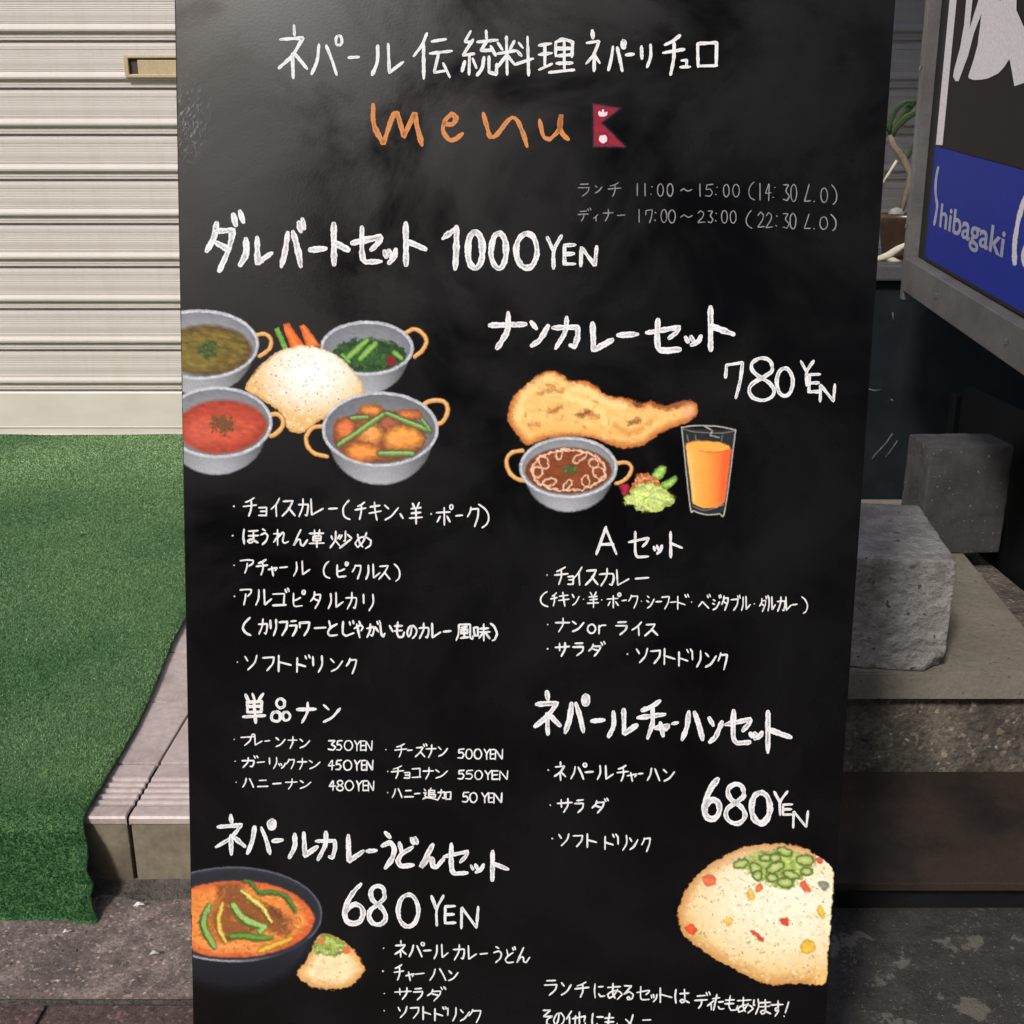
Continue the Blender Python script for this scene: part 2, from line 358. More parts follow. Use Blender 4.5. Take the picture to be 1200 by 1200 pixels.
# --- building front around the shutter
bf_ = tag(empty('shop_building', (0, SHY + .06, 0)), 'grey rendered shop front that carries the roller shutter, above the picture', 'building')
for nm_, b in (('wall_pier', (-5.5, SX0, 0, .4, 0, 3.2)), ('wall_pier', (SX1, 6, 0, .4, 0, 3.2)), ('shutter_box', (SX0, SX1, -.12, .4, ZB + STZ + 13 * PIT - .02, 2.45)), ('lintel', (SX0, SX1, 0, .4, 2.452, 3.2)), ('upper_wall', (-5.5, 6, .02, .4, 3.202, 6.5))):
    box(nm_, b, M['wall'], bf_)
# awning above the right-hand counter (unseen; added to keep the sun off the shutter behind the plants)
aw = tag(empty('added_awning', (.22, SHY, 1.62)), 'pale canvas awning over the right-hand counter, added out of view to shade the shutter', 'awning')
pydata('awning_fabric', [(0, 0.05, .42), (3.0, 0.05, .42), (3.0, -1.10, .10), (0, -1.10, .10), (0, 0.05, .41), (3.0, 0.05, .41), (3.0, -1.10, .09), (0, -1.10, .09), ],
       [(0, 1, 2, 3), (7, 6, 5, 4), (0, 3, 7, 4), (2, 1, 5, 6), (3, 2, 6, 7), (1, 0, 4, 5)], M['awning'], aw)
box('valance', (0, 3.0, -1.114, -1.103, -.04, .105), M['awning'], aw)

# ================================================================== GREEN TURF MAT
mat_ = tag(empty('artificial_turf_mat', (-1.1, STY, 0)), 'green artificial turf mat draped over the tiled step', 'mat')
fy0 = STY - .012
def edge_x(y): return -.593 - .050 * (y - STY) / .595 + .006 * math.sin(y * 9)   # right edge on the tread
XL = -2.3
# path of the mat from the shutter over the nosing and down to the ground (y, z)
path = [(3.575 - i * (3.575 - 1.335) / 60, STZ + .010) for i in range(61)]
path += [(1.318, STZ + .0095), (1.304, STZ + .007), (1.294, STZ + .001), (1.287, STZ - .010), (1.280, .095), (1.272, .080), (1.264, .065), (1.257, .05), (1.250, .036), (1.244, .022), (1.238, .010), (1.234, .007)]
nx = 70; gv = []; gf = []
for (y, z) in path:
    fr = max(0, (STZ - z) / STZ); xr = edge_x(max(y, STY)) + .030 * fr + (.004 * math.sin(z * 160) if fr > .1 else 0)
    for i in range(nx + 1):
        u = i / nx; x = XL + (xr - XL) * u
        dz = .0035 * (float(fbm(x * 5, y * 5, 2, 2)) - .5) * 2 if fr < .05 else 0
        dy = -.007 * (float(fbm(x * 7 + 3, z * 9, 4, 2)) - .3) * fr * 2
        lift = .006 * fr if u > .985 else 0
        gv.append((x + 1.1, y - STY + dy - lift, max(z + dz, .006)))
for j in range(len(path) - 1):
    for i in range(nx): a = j * (nx + 1) + i; gf.append((a, a + nx + 1, a + nx + 2, a + 1))
sheet_o = pydata('turf_backing', gv, gf, M['turf_base'], mat_, True)
sd = sheet_o.modifiers.new('thick', 'SOLIDIFY'); sd.thickness = .006; sd.offset = -1
# fibres
G = np.array(gv).reshape(len(path), nx + 1, 3)
rs = np.random.RandomState(11)
NB = 600000
seg_len = np.linalg.norm(np.diff(G[:, nx // 2, :], axis=0), axis=1)
ymid = (G[:-1, 0, 1] + G[1:, 0, 1]) / 2 + STY
wgt = seg_len / np.clip(ymid - .2, .9, 9) ** 1.8; wgt /= wgt.sum()
J = rs.choice(len(seg_len), NB, p=wgt)
umin = 0.30
U = (umin + (1 - umin) * rs.rand(NB)) * nx; I = np.minimum(U.astype(int), nx - 1); fu = U - I; fv = rs.rand(NB)
P00 = G[J, I]; P01 = G[J, I + 1]; P10 = G[J + 1, I]; P11 = G[J + 1, I + 1]
P = (P00 * (1 - fu)[:, None] + P01 * fu[:, None]) * (1 - fv)[:, None] + (P10 * (1 - fu)[:, None] + P11 * fu[:, None]) * fv[:, None]
e1 = P01 - P00; e2 = P10 - P00; nn = np.cross(e2, e1); nn /= np.linalg.norm(nn, axis=1)[:, None] + 1e-9
nn[nn[:, 2] < -.2] *= -1
flip = (nn[:, 2] < 0.02) & (nn[:, 1] > 0); nn[flip] *= -1
yy = P[:, 1] + STY; dist = np.clip(yy, 1.1, 4)
ln = (.0042 + .0025 * rs.rand(NB)) * np.where(nn[:, 2] < .5, 1.15, .75); wd = .00065 * np.clip(dist / 1.25, 1, 2.6)
ang = rs.rand(NB) * 2 * math.pi; side = np.stack([np.cos(ang), np.sin(ang), np.zeros(NB)], 1)
front = nn[:, 2] < .5
lean = rs.randn(NB, 3) * np.where(front, .55, 1.3)[:, None]; lean[:, 0] += .35 + .5 * (fbm(P[:, 0] * 6, P[:, 1] * 6, 6, 2) - .5); lean[:, 1] -= .25
tip = nn + lean; tip /= np.linalg.norm(tip, axis=1)[:, None]; tip *= ln[:, None]
tip[:, 2] = np.where(P[:, 2] + tip[:, 2] < .004, .004 - P[:, 2], tip[:, 2])
V = np.empty((NB, 3, 3)); V[:, 0] = P - side * wd[:, None]; V[:, 1] = P + side * wd[:, None]; V[:, 2] = P + tip
me = bpy.data.meshes.new('turf_fibres'); me.vertices.add(NB * 3); me.vertices.foreach_set('co', V.reshape(-1))
me.loops.add(NB * 3); me.loops.foreach_set('vertex_index', np.arange(NB * 3)); me.polygons.add(NB)
me.polygons.foreach_set('loop_start', np.arange(0, NB * 3, 3)); me.polygons.foreach_set('loop_total', np.full(NB, 3)); me.update(calc_edges=True)
worn = np.clip(fbm(P[:, 0] * 2.2 + 4, P[:, 1] * 2.2, 8, 4) * 1.7 - .30, .15, 1) * (~front) * np.clip((yy - 1.30) / .10, 0, 1)  # patchy foot wear on the tread; hanging front kept dark as painted shade
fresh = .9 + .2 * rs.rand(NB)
c_fresh_shade = np.array([.018, .112, .028]); c_worn_lit = np.array([.34, .48, .22]); c_pale = np.array([.22, .40, .16])
col = (c_fresh_shade[None] * (1 - worn[:, None]) + c_worn_lit[None] * worn[:, None]) * fresh[:, None]
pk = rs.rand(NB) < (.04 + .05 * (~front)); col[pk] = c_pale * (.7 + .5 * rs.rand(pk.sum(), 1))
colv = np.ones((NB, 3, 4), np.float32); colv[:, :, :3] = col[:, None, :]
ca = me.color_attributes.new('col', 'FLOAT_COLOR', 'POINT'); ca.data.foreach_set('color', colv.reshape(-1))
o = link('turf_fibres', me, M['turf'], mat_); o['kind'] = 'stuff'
# litter: a few scraps on the ground
for (px, py, s_, lab, nm_) in ((163, 1061, .006, 'small white paper scrap lying at the foot of the olive riser', 'paper_scrap'), (181, 1118, .005, 'pale dry leaf scrap on the brown gutter strip', 'leaf_scrap'), (77, 1093, .003, 'tiny white crumb beside the corner of the green mat', 'paper_scrap')):
    r_ = ray(px, py); q = CAM + r_ * ((CAMZ - .012) / -r_.z)
    vs = [(-s_ * 1.3, -s_ * .3, .000), (s_ * .2, -s_ * .5, .003), (s_ * 1.4, -.1 * s_, .001), (s_ * .9, s_ * .5, .002), (-s_ * .6, s_ * .4, .004), (0, 0, .006)]
    o = pydata(nm_, vs, [(0, 1, 5), (1, 2, 5), (2, 3, 5), (3, 4, 5), (4, 0, 5)], M['sign_white'] if 'white' in lab else M['pale_wood']); o.location = q; tag(o, lab, 'litter')

# loose grit and crumbs on the ground
gv = []; gf = []; rg2 = random.Random(21)
for k in range(520):
    if k < 300: x, y, z0 = rg2.uniform(-1.3, .1), 1.10 + .20 * rg2.random() ** .6, .006
    else: x, y, z0 = rg2.uniform(.35, 1.2), 1.0 + .22 * rg2.random(), 0
    r_ = rg2.choice((.0012, .0018, .0026, .0038)) * rg2.uniform(.6, 1.2); b_ = len(gv)
    for dx, dy, dz in ((1, 0, 0), (0, 1, 0), (-1, 0, 0), (0, -1, 0), (0, 0, 1)): gv.append((x + dx * r_ * rg2.uniform(.5, 1.3), y + dy * r_ * rg2.uniform(.5, 1.3), z0 + dz * r_))
    gf += [(b_, b_ + 1, b_ + 4), (b_ + 1, b_ + 2, b_ + 4), (b_ + 2, b_ + 3, b_ + 4), (b_ + 3, b_, b_ + 4)]
tag(pydata('grit', gv, gf, M['mortar']), 'loose dark grit scattered on the ground at the foot of the steps', 'grit', kind='stuff')
# ================================================================== RIGHT-HAND STEPS
pl = tag(empty('steel_plate_step', (.40, 1.236, 0)), 'dark rusty plate bridging the gutter in front of the concrete slab', 'step')
box('plate', (0, 1.9, 0, .285, .050, .063), M['steel'], pl, .002)
box('support_beam', (.03, 1.88, .03, .26, .0, .048), M['black'], pl)
slab = tag(empty('concrete_step', (.38, 1.497, 0)), 'rough concrete step with a pale overhanging slab, right of the board', 'step')
st = slab
rough_block('base_wall', (0, .62, .027, .95, -.01, .2035), M['old_concrete'], st, .004, 26, 3)
rough_block('base_wall', (.625, 1.9, .027, .11, -.01, .2035), M['old_concrete'], st, .004, 26, 5)
bm = bmesh.new(); zt = .045
ps = [(0, 0), (1.9, 0), (1.9, .10), (.487, .173), (.528, .533), (.56, .80), (.56, .92), (0, .92)]
ps = [(0, 0), (.62, 0), (1.9, 0), (1.9, .10), (.478, .12), (.483, .173), (.528, .533), (.56, .80), (.56, .92), (0, .92)]
lo = [bm.verts.new((x, y, .205)) for x, y in ps]; hi = [bm.verts.new((x, y, .205 + zt)) for x, y in ps]
bm.faces.new(hi); bm.faces.new(lo[::-1])
for i in range(len(ps)): j = (i + 1) % len(ps); bm.faces.new((lo[i], lo[j], hi[j], hi[i]))
bmesh.ops.bevel(bm, geom=[e for e in bm.edges if e.verts[0].co.z > .24 and e.verts[1].co.z > .24], offset=.004, segments=2, affect='EDGES')
from_bm('slab', bm, M['concrete'], slab)
# front block: narrow kerb-like block standing on the slab's lip
b1 = tag(empty('concrete_block', (.594, 1.50, .2505), R(-9)), 'upright pitted concrete block on the front lip of the pale slab, right of the board', 'block')
rough_block('block_body', (-.090, .066, .002, .29, 0, .182), M['block'], b1, .0024, 24, 7, chips=((Vector((.066, 0, 0)), .03, .022), (Vector((.066, 0, .182)), .012, .006)))
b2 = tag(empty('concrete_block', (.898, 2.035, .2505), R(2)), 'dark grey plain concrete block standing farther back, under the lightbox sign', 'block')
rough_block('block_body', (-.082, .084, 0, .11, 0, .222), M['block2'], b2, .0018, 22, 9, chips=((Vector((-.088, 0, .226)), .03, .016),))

# counter, with pots, in front of the shutter
ct = tag(empty('counter', (.30, 2.62, 0)), 'dark teal counter panel with a grey top ledge below the plants', 'counter')
box('front_panel', (0, 2.2, 0, .03, 0, .735), M['teal'], ct, .003)
box('ledge', (-.01, 2.2, -.03, .55, .737, .775), M['lip'], ct, .006)
box('side_panel', (0, .03, .032, .5, 0, .735), M['teal'], ct)
# sign cabinet (black) under the sign at the right
def lathe(name, prof, mat, parent=None, seg=24):
    vs = []; fs = []; n = len(prof)
    for i in range(seg):
        a = 2 * math.pi * i / seg
        for r_, z in prof: vs.append((r_ * math.cos(a), r_ * math.sin(a), z))
    for i in range(seg):
        k = (i + 1) % seg
        for j in range(n - 1): fs.append((i * n + j, k * n + j, k * n + j + 1, i * n + j + 1))
    return pydata(name, vs, fs, mat, parent, True)
def tube(name, pts, rad, mat, parent=None, seg=8, flat=1.0):
    vs = []; fs = []; pts = [Vector(q) for q in pts]; n = len(pts)
    for i, q in enumerate(pts):
        d = (pts[min(i + 1, n - 1)] - pts[max(i - 1, 0)]).normalized(); s_ = d.cross(Vector((0, 1, .2))).normalized(); u_ = d.cross(s_)
        r_ = rad[i] if isinstance(rad, (list, tuple)) else rad
        for k in range(seg): a = 2 * math.pi * k / seg; vs.append(q + s_ * r_ * math.cos(a) + u_ * r_ * flat * math.sin(a))
    for i in range(n - 1):
        for k in range(seg): k2 = (k + 1) % seg; fs.append((i * seg + k, i * seg + k2, (i + 1) * seg + k2, (i + 1) * seg + k))
    fs.append(tuple(range(seg))[::-1]); fs.append(tuple(range((n - 1) * seg, n * seg)))
    return pydata(name, vs, fs, mat, parent, True)
def at(px, py, y): r_ = ray(px, py); return CAM + r_ * (y / r_.y)
M['scuff'] = M_grainy('pale_scrape', (.05, .055, .06), (.12, .125, .13), 60, .9, .1)
for pts in ([(1046, 508), (1038, 520), (1026, 532), (1022, 538)], [(1052, 516), (1044, 528), (1038, 536)], [(1046, 366), (1047, 376)], [(1018, 456), (1024, 458), (1032, 457)], [(1044, 468), (1047, 470)]):
    tube('scrape', [at(a, b, 2.619) - Vector((.30, 2.62, 0)) for a, b in pts], .0022, M['scuff'], ct, 5, .5)
PY = 2.80
pc = at(1056, 318, PY); pc.z = .776
pot = tag(empty('potted_plant', pc), 'brown potted plant with strap leaves and a pale bent stem, between board and lightbox', 'plant')
lathe('pot', [(.0, 0), (.045, 0), (.052, .01), (.066, .085), (.074, .095), (.074, .108), (.066, .108), (.062, .092)], M['pot'], pot)
lathe('soil', [(.0, .092), (.03, .094), (.061, .088)], M['soil'], pot)
def rel(px, py, y=PY): return at(px, py, y) - pc
tube('stem', [rel(1052, 262), rel(1068, 205), rel(1058, 185), rel(1046, 168), rel(1043, 158)], [.007, .009, .010, .008, .006], M['stem'], pot)
tube('stake', [rel(1030, 222), rel(1051, 188, PY - .02)], [.0035, .0035], M['pale_wood'], pot)
for pts, wd_ in (([(1043, 165), (1050, 150), (1062, 138), (1078, 128), (1092, 126)], .013), ([(1044, 160), (1054, 140), (1066, 125), (1078, 114), (1086, 112)], .012), ([(1044, 162), (1042, 146), (1050, 128), (1062, 119), (1074, 120)], .010),
                 ([(1058, 195), (1066, 180), (1075, 162), (1082, 158), (1090, 160)], .010), ([(1044, 160), (1036, 140), (1032, 122), (1024, 118)], .011)):
    tube('leaf', [rel(a, b, PY - .01 * i) for i, (a, b) in enumerate(pts)], [wd_ * .62 * k for k in (.4, 1, 1.1, .8, .2)[:len(pts)]], M['leaf'], pot, 8, .18)
dw = tag(empty('driftwood', at(1048, 300, PY - .11)), 'pale twisted root lying against the brown pot on the ledge', 'driftwood')
dw.location.z = .776
def reld(px, py): return at(px, py, PY - .11) - dw.location
tube('branch', [reld(1026, 304), reld(1040, 300), reld(1052, 292), reld(1066, 284)], [.006, .010, .009, .004], M['pale_wood'], dw)
tube('twig', [reld(1034, 300), reld(1046, 305), reld(1056, 308)], [.006, .008, .004], M['pale_wood'], dw)
peb = tag(lathe('pebble', [(0, 0), (.016, .004), (.02, .014), (.014, .026), (0, .03)], M['block'], None, 12), 'grey-green pebble resting in front of the brown pot', 'stone')
peb.location = at(1043, 272, PY - .075); peb.location.z = .86
# keep the pebble on top of the pot's soil rim
peb.location = (pc.x - .035, pc.y - .02, .870)

# ================================================================== LIGHTBOX SIGN (right edge)
hv = (ray(660, 60)).normalized()                      # the sign's horizontal, running away from the viewer
A0 = CAM + ray(1084, 301) * 2.15                     # far lower corner of the printed panel
upv = ray(1084, 301).cross(ray(1112.5, 0)).cross(hv).normalized()
if upv.z < 0: upv = -upv
nv = hv.cross(upv).normalized()                      # points left or right; make it face left
if nv.x > 0: nv = -nv
def onsign(px, py, off=0.0):
    r_ = ray(px, py); tt = (A0 - CAM).dot(nv) / r_.dot(nv); q = CAM + r_ * tt - A0
    return (-q.dot(hv), q.dot(upv))                   # s towards the viewer, t up
SM = Matrix(((-hv.x, upv.x, nv.x, A0.x), (-hv.y, upv.y, nv.y, A0.y), (-hv.z, upv.z, nv.z, A0.z), (0, 0, 0, 1)))
sg = tag(empty('lightbox_sign'), 'tilted lightbox sign in a grey metal frame, blue lettered band below a black field', 'sign')
sg.matrix_world = SM
# light from inside is off: printed acrylic face only
SW = 1.05; SHt = 1.15
def plate(name, pts, z, mat, th=.0, holes=None):
    bm = bmesh.new(); vv = [bm.verts.new((x, y, z)) for x, y in pts]; f = bm.faces.new(vv); 
    bm.normal_update()
    if f.normal.z < 0: f.normal_flip()
    bmesh.ops.triangulate(bm, faces=bm.faces[:])
    return from_bm(name, bm, mat, sg)
fb = .032; gp = .022
fl = onsign(1067, 318)[0]                             # outer far edge
zf = .018
def sbox(name, s0, s1, t0, t1, z0, z1, mat, bv_=.002): return box(name, (s0, s1, t0, t1, z0, z1), mat, sg, bv_)
gap_s = onsign(1072, 300)[0]
sbox('frame_post', fl, gap_s, -.10, SHt, -.16, zf, M['frame'])
sbox('frame_post', SW, SW + .05, -.10, SHt, -.16, zf, M['frame'])
tb = onsign(1200, 388)[1]; tb2 = onsign(1200, 430)[1]
sbox('frame_rail', gap_s + .001, SW - .001, tb2, -.012, -.16, zf + .001, M['frame'])
sbox('frame_rail', gap_s + .001, SW - .001, SHt - .06, SHt, -.16, zf + .001, M['frame'])
sbox('cabinet', gap_s + .002, SW - .002, -.011, SHt - .061, -.158, -.006, M['black'])
for q in range(4):
    for s_ in ((fl + gap_s) / 2,):
        o = from_bm('screw', box_bm(-.004, .004, -.004, .004, 0, .003, bevel=.0012), M['hinge'], sg); o.location = (s_, .05 + q * .3, zf)
for q in range(3):
    o = from_bm('screw', box_bm(-.004, .004, -.004, .004, 0, .003, bevel=.0012), M['hinge'], sg); o.location = (.15 + q * .35, (tb2 - .012) / 2, zf + .001)
sT = onsign(1095, 171)[1]; sT2 = onsign(1200, 199.5)[1]
plate('blue_band', [(0, .0), (SW - .01, .0), (SW - .01, sT + (sT2 - sT) * (SW - .01) / onsign(1200, 199.5)[0]), (0, sT)], -.0002, M['sign_blue'])
plate('black_field', [(0, sT + .001), (SW - .01, sT + .001 + (sT2 - sT) * (SW - .01) / onsign(1200, 199.5)[0]), (SW - .01, SHt - .07), (0, SHt - .07)], -.0002, M['sign_black'])
w1 = onsign(1104.5, 171)[0]
plate('white_stripe', [(.002, sT + .003), (w1, sT + .005), (w1, SHt - .07), (.002, SHt - .07)], .0002, M['sign_white'])
def sp_(cx, cy, s_=8.571, bx=1060, by=0): return onsign(bx + cx / s_, by + cy / s_)
plate('lettering', [sp_(*q) for q in [(600, -260), (700, -260), (690, -60), (655, 290), (745, 0), (800, -160), (900, -160), (820, 20), (700, 330), (640, 560), (545, 815), (515, 815), (490, 770), (500, 700), (560, 480), (600, 250), (622, 0)]], 0.0004, M['sign_white'])
Bpts = [(830, 0), (840, -60), (930, -80), (950, 0), (975, 5), (985, -60), (1150, -80), (1132, 0), (1130, 100), (1200, 260), (1330, 420), (1330, 800), (1200, 835), (1110, 865), (1085, 720), (1060, 590), (1010, 670), (950, 735), (850, 785), (780, 800), (700, 803), (650, 785), (648, 760), (700, 600), (740, 450), (765, 260), (780, 120), (812, 30)]
plate('lettering', [sp_(*q) for q in Bpts], 0.001, M['sign_white'])
plate('lettering', [sp_(*q) for q in [(860, 290), (890, 335), (932, 378), (920, 450), (890, 520), (850, 570), (815, 615), (820, 480), (845, 350)]], 0.0008, M['sign_black'])

# ------------------------------------------------------------------ stroke ribbons
def smooth_poly(pts, corner=62, n=6):
    pts = [np.array(q, float) for q in pts]
    if len(pts) < 3: return pts
    cuts = [0]
    for i in range(1, len(pts) - 1):
        a = pts[i] - pts[i - 1]; b = pts[i + 1] - pts[i]
        c = np.dot(a, b) / (np.linalg.norm(a) * np.linalg.norm(b) + 1e-9)
        if math.degrees(math.acos(max(-1, min(1, c)))) > corner: cuts.append(i)
    cuts.append(len(pts) - 1); out = []
    for a, b in zip(cuts[:-1], cuts[1:]):
        s_ = pts[a:b + 1]
        if len(s_) == 2: seg = s_
        else:
            e = [2 * s_[0] - s_[1]] + s_ + [2 * s_[-1] - s_[-2]]; seg = []
            for i in range(1, len(e) - 2):
                for k in range(n):
                    t_ = k / n; p0, p1, p2, p3 = e[i - 1:i + 3]
                    seg.append(.5 * ((2 * p1) + (-p0 + p2) * t_ + (2 * p0 - 5 * p1 + 4 * p2 - p3) * t_ ** 2 + (-p0 + 3 * p1 - 3 * p2 + p3) * t_ ** 3))
            seg.append(s_[-1])
        out += seg if not out else list(seg)[1:]
    return out
class Rib:
    """collects marker strokes, given on a flat surface through a map from photo position to surface position"""
    def __init__(s, fmap, step): s.v = []; s.f = []; s.uv = []; s.map = fmap; s.k = 0; s.step = step
    def stroke(s, pts, wpx, taper=.25, closed=False, rg=None):
        rg = rg or random
        pts = smooth_poly(pts)
        # resample evenly
        P_ = [np.array(q, float) for q in pts]; L = [0]
        for a, b in zip(P_[:-1], P_[1:]): L.append(L[-1] + np.linalg.norm(b - a))
        tot = L[-1]
        if tot < .3: P_ = [P_[0] - np.array([.4, .4]), P_[0] + np.array([.4, .4])]; L = [0, 1.13]; tot = 1.13
        m_ = max(3, int(tot / max(.9, wpx * .22)) + 1); Q = []
        X = np.interp(np.linspace(0, tot, m_), L, [q[0] for q in P_]); Y = np.interp(np.linspace(0, tot, m_), L, [q[1] for q in P_])
        z = .0003 + s.k * s.step; s.k += 1
        ph = rg.random() * 9
        T = np.stack([np.gradient(X), np.gradient(Y)], 1); T /= np.linalg.norm(T, axis=1)[:, None] + 1e-9
        Nn = np.stack([-T[:, 1], T[:, 0]], 1)
        tt = np.linspace(0, tot, m_)
        hw = wpx / 2 * (1 + .22 * (vn(tt * .16 + ph, tt * 0 + ph * 3, 1) - .5) * 2)
        endf = np.clip(np.minimum(tt, tot - tt) / (wpx * .5), 0, 1); hw = hw * (1 - taper + taper * endf)
        # round caps: extend past both ends
        Xs = [X[0] - T[0, 0] * wpx * .42, X[0] - T[0, 0] * wpx * .28] + list(X) + [X[-1] + T[-1, 0] * wpx * .28, X[-1] + T[-1, 0] * wpx * .42]
        Ys = [Y[0] - T[0, 1] * wpx * .42, Y[0] - T[0, 1] * wpx * .28] + list(Y) + [Y[-1] + T[-1, 1] * wpx * .28, Y[-1] + T[-1, 1] * wpx * .42]
        Hs = [hw[0] * .35, hw[0] * .8] + list(hw) + [hw[-1] * .8, hw[-1] * .35]
        Ns = [Nn[0]] * 2 + list(Nn) + [Nn[-1]] * 2; n = len(Xs); base = len(s.v)
        d = 0
        for i in range(n):
            j1 = 1 + .10 * (rg.random() - .5) * 2; j2 = 1 + .10 * (rg.random() - .5) * 2
            a = (Xs[i] + Ns[i][0] * Hs[i] * j1, Ys[i] + Ns[i][1] * Hs[i] * j1); b = (Xs[i] - Ns[i][0] * Hs[i] * j2, Ys[i] - Ns[i][1] * Hs[i] * j2)
            if i: d += math.hypot(Xs[i] - Xs[i - 1], Ys[i] - Ys[i - 1])
            for q, vv in ((a, 1), ((Xs[i], Ys[i]), 0), (b, -1)):
                u_, w_ = s.map(*q); s.v.append((u_, w_, z)); s.uv.append((d / 6 + ph * 7, vv))
        for i in range(n - 1):
            a = base + i * 3; s.f += [(a, a + 3, a + 4, a + 1), (a + 1, a + 4, a + 5, a + 2)]
    def build(s, name, mat, parent):
        me = bpy.data.meshes.new(name); me.from_pydata(s.v, [], s.f); uvl = me.uv_layers.new(name='UVMap')
        idx = np.empty(len(me.loops), int); me.loops.foreach_get('vertex_index', idx)
        uvl.data.foreach_set('uv', np.array(s.uv, float)[idx].reshape(-1)); me.update()
        return link(name, me, mat, parent)
# letters of the lightbox
rb = Rib(lambda x, y: onsign(x, y), .00003)
def s3(cx, cy): return (1060 + cx / 6.667, 150 + cy / 6.667)
rb.stroke([s3(*q) for q in [(265, 305), (250, 380), (243, 470), (247, 540), (256, 600), (248, 670), (232, 755)]], 3.0)
o = rb.build('lettering', M['sign_grey'], sg)
rb = Rib(lambda x, y: onsign(x, y), .00003)
rb.stroke([s3(*q) for q in [(990, 440), (940, 560), (895, 700), (868, 850), (860, 950), (862, 1060)]], 5.4, .1)
rb.stroke([s3(*q) for q in [(1000, 880), (950, 920), (925, 1000), (950, 1080), (1000, 1100)]], 4.5, .1)
o = rb.build('lettering', M['sign_white'], sg)
tcu = bpy.data.curves.new('sign_text', 'FONT'); tcu.body = 'hibagaki'; tcu.size = 1; tcu.offset = .018; tcu.resolution_u = 4
to = bpy.data.objects.new('tmp_text', tcu); C.objects.link(to)
dg = bpy.context.evaluated_depsgraph_get(); tme = bpy.data.meshes.new_from_object(to.evaluated_get(dg)); bpy.data.objects.remove(to)
xs = [v.co.x for v in tme.vertices]; x0t, x1t = min(xs), max(xs)
s0, t0 = s3(272, 765); s1_, t1_ = s3(772, 1010)
a_ = onsign(s0, t0); b_ = onsign(s1_, t1_); hh = onsign(*s3(285, 575))[1] - a_[1]
for v in tme.vertices:
    f_ = (v.co.x - x0t) / (x1t - x0t); v.co = (a_[0] + (b_[0] - a_[0]) * f_, a_[1] + (b_[1] - a_[1]) * f_ + v.co.y * hh / .73, .0006)
tme.name = 'lettering'; tme.materials.clear(); link('lettering', tme, M['sign_grey'], sg)
# stand that carries the lightbox
ls = tag(empty('sign_stand', (1.02, 1.45, 0)), 'black metal stand under the lightbox sign, right edge of the picture', 'stand')
box('stand_panel', (0, .02, .02, .95, 0.0, .52), M['black'], ls)
box('stand_post', (-.012, .03, -.012, .018, 0, .56), M['black'], ls, .003)
box('stand_post', (-.012, .03, .952, .985, 0, .50), M['black'], ls, .003)

# ================================================================== MENU BOARD
dn = Vector((-.0237, 1, .137)).normalized(); rt = Vector((1, .032, -.06)); rt = (rt - dn * rt.dot(dn)).normalized()
RT = c2w(*rt); DN = c2w(*dn); UP = -DN; NR = RT.cross(UP).normalized()
if NR.y > 0: NR = -NR
P0 = CAM + ray(612, 600) * .95
def bd(px, py):
    r_ = ray(px, py); q = CAM + r_ * ((P0 - CAM).dot(NR) / r_.dot(NR)) - P0
    return (q.dot(RT), q.dot(UP))
uL = (bd(205, 30)[0] + bd(225, 1150)[0]) / 2; uR = (bd(1048, 30)[0] + bd(971, 1150)[0]) / 2
vT = bd(600, -150)[1]
vB = -(P0.z - .035) / UP.z
BM = Matrix(((RT.x, UP.x, NR.x, P0.x), (RT.y, UP.y, NR.y, P0.y), (RT.z, UP.z, NR.z, P0.z), (0, 0, 0, 1)))
board = tag(empty('menu_board'), 'tall black chalkboard menu with white handwriting and chalk drawings of food', 'menu board')
board.matrix_world = BM
print('board', uL, uR, vT, vB, uR - uL, vT - vB)
box('panel', (uL, uR, vB, vT, -.012, 0), M['board'], board, .0012)
box('back_rail', (uL + .02, uR - .02, vT - .08, vT - .03, -.045, -.0125), M['board_edge'], board)
for sx in (uL + .02, uR - .06): 
    me_ = box('leg', (0, .04, -(vT - vB) * .98, 0, -.03, 0), M['board_edge'], board); me_.location = (sx, vT - .03, -.046); me_.rotation_euler = (R(24), 0, 0)
    box('foot', (sx, sx + .04, vB - .034, vB - .001, -.011, -.001), M['board_edge'], board)
box('hinge', (uL + .08, uL + .14, vT - .05, vT - .02, -.0462, -.0452), M['hinge'], board); box('hinge', (uR - .14, uR - .08, vT - .05, vT - .02, -.0462, -.0452), M['hinge'], board)

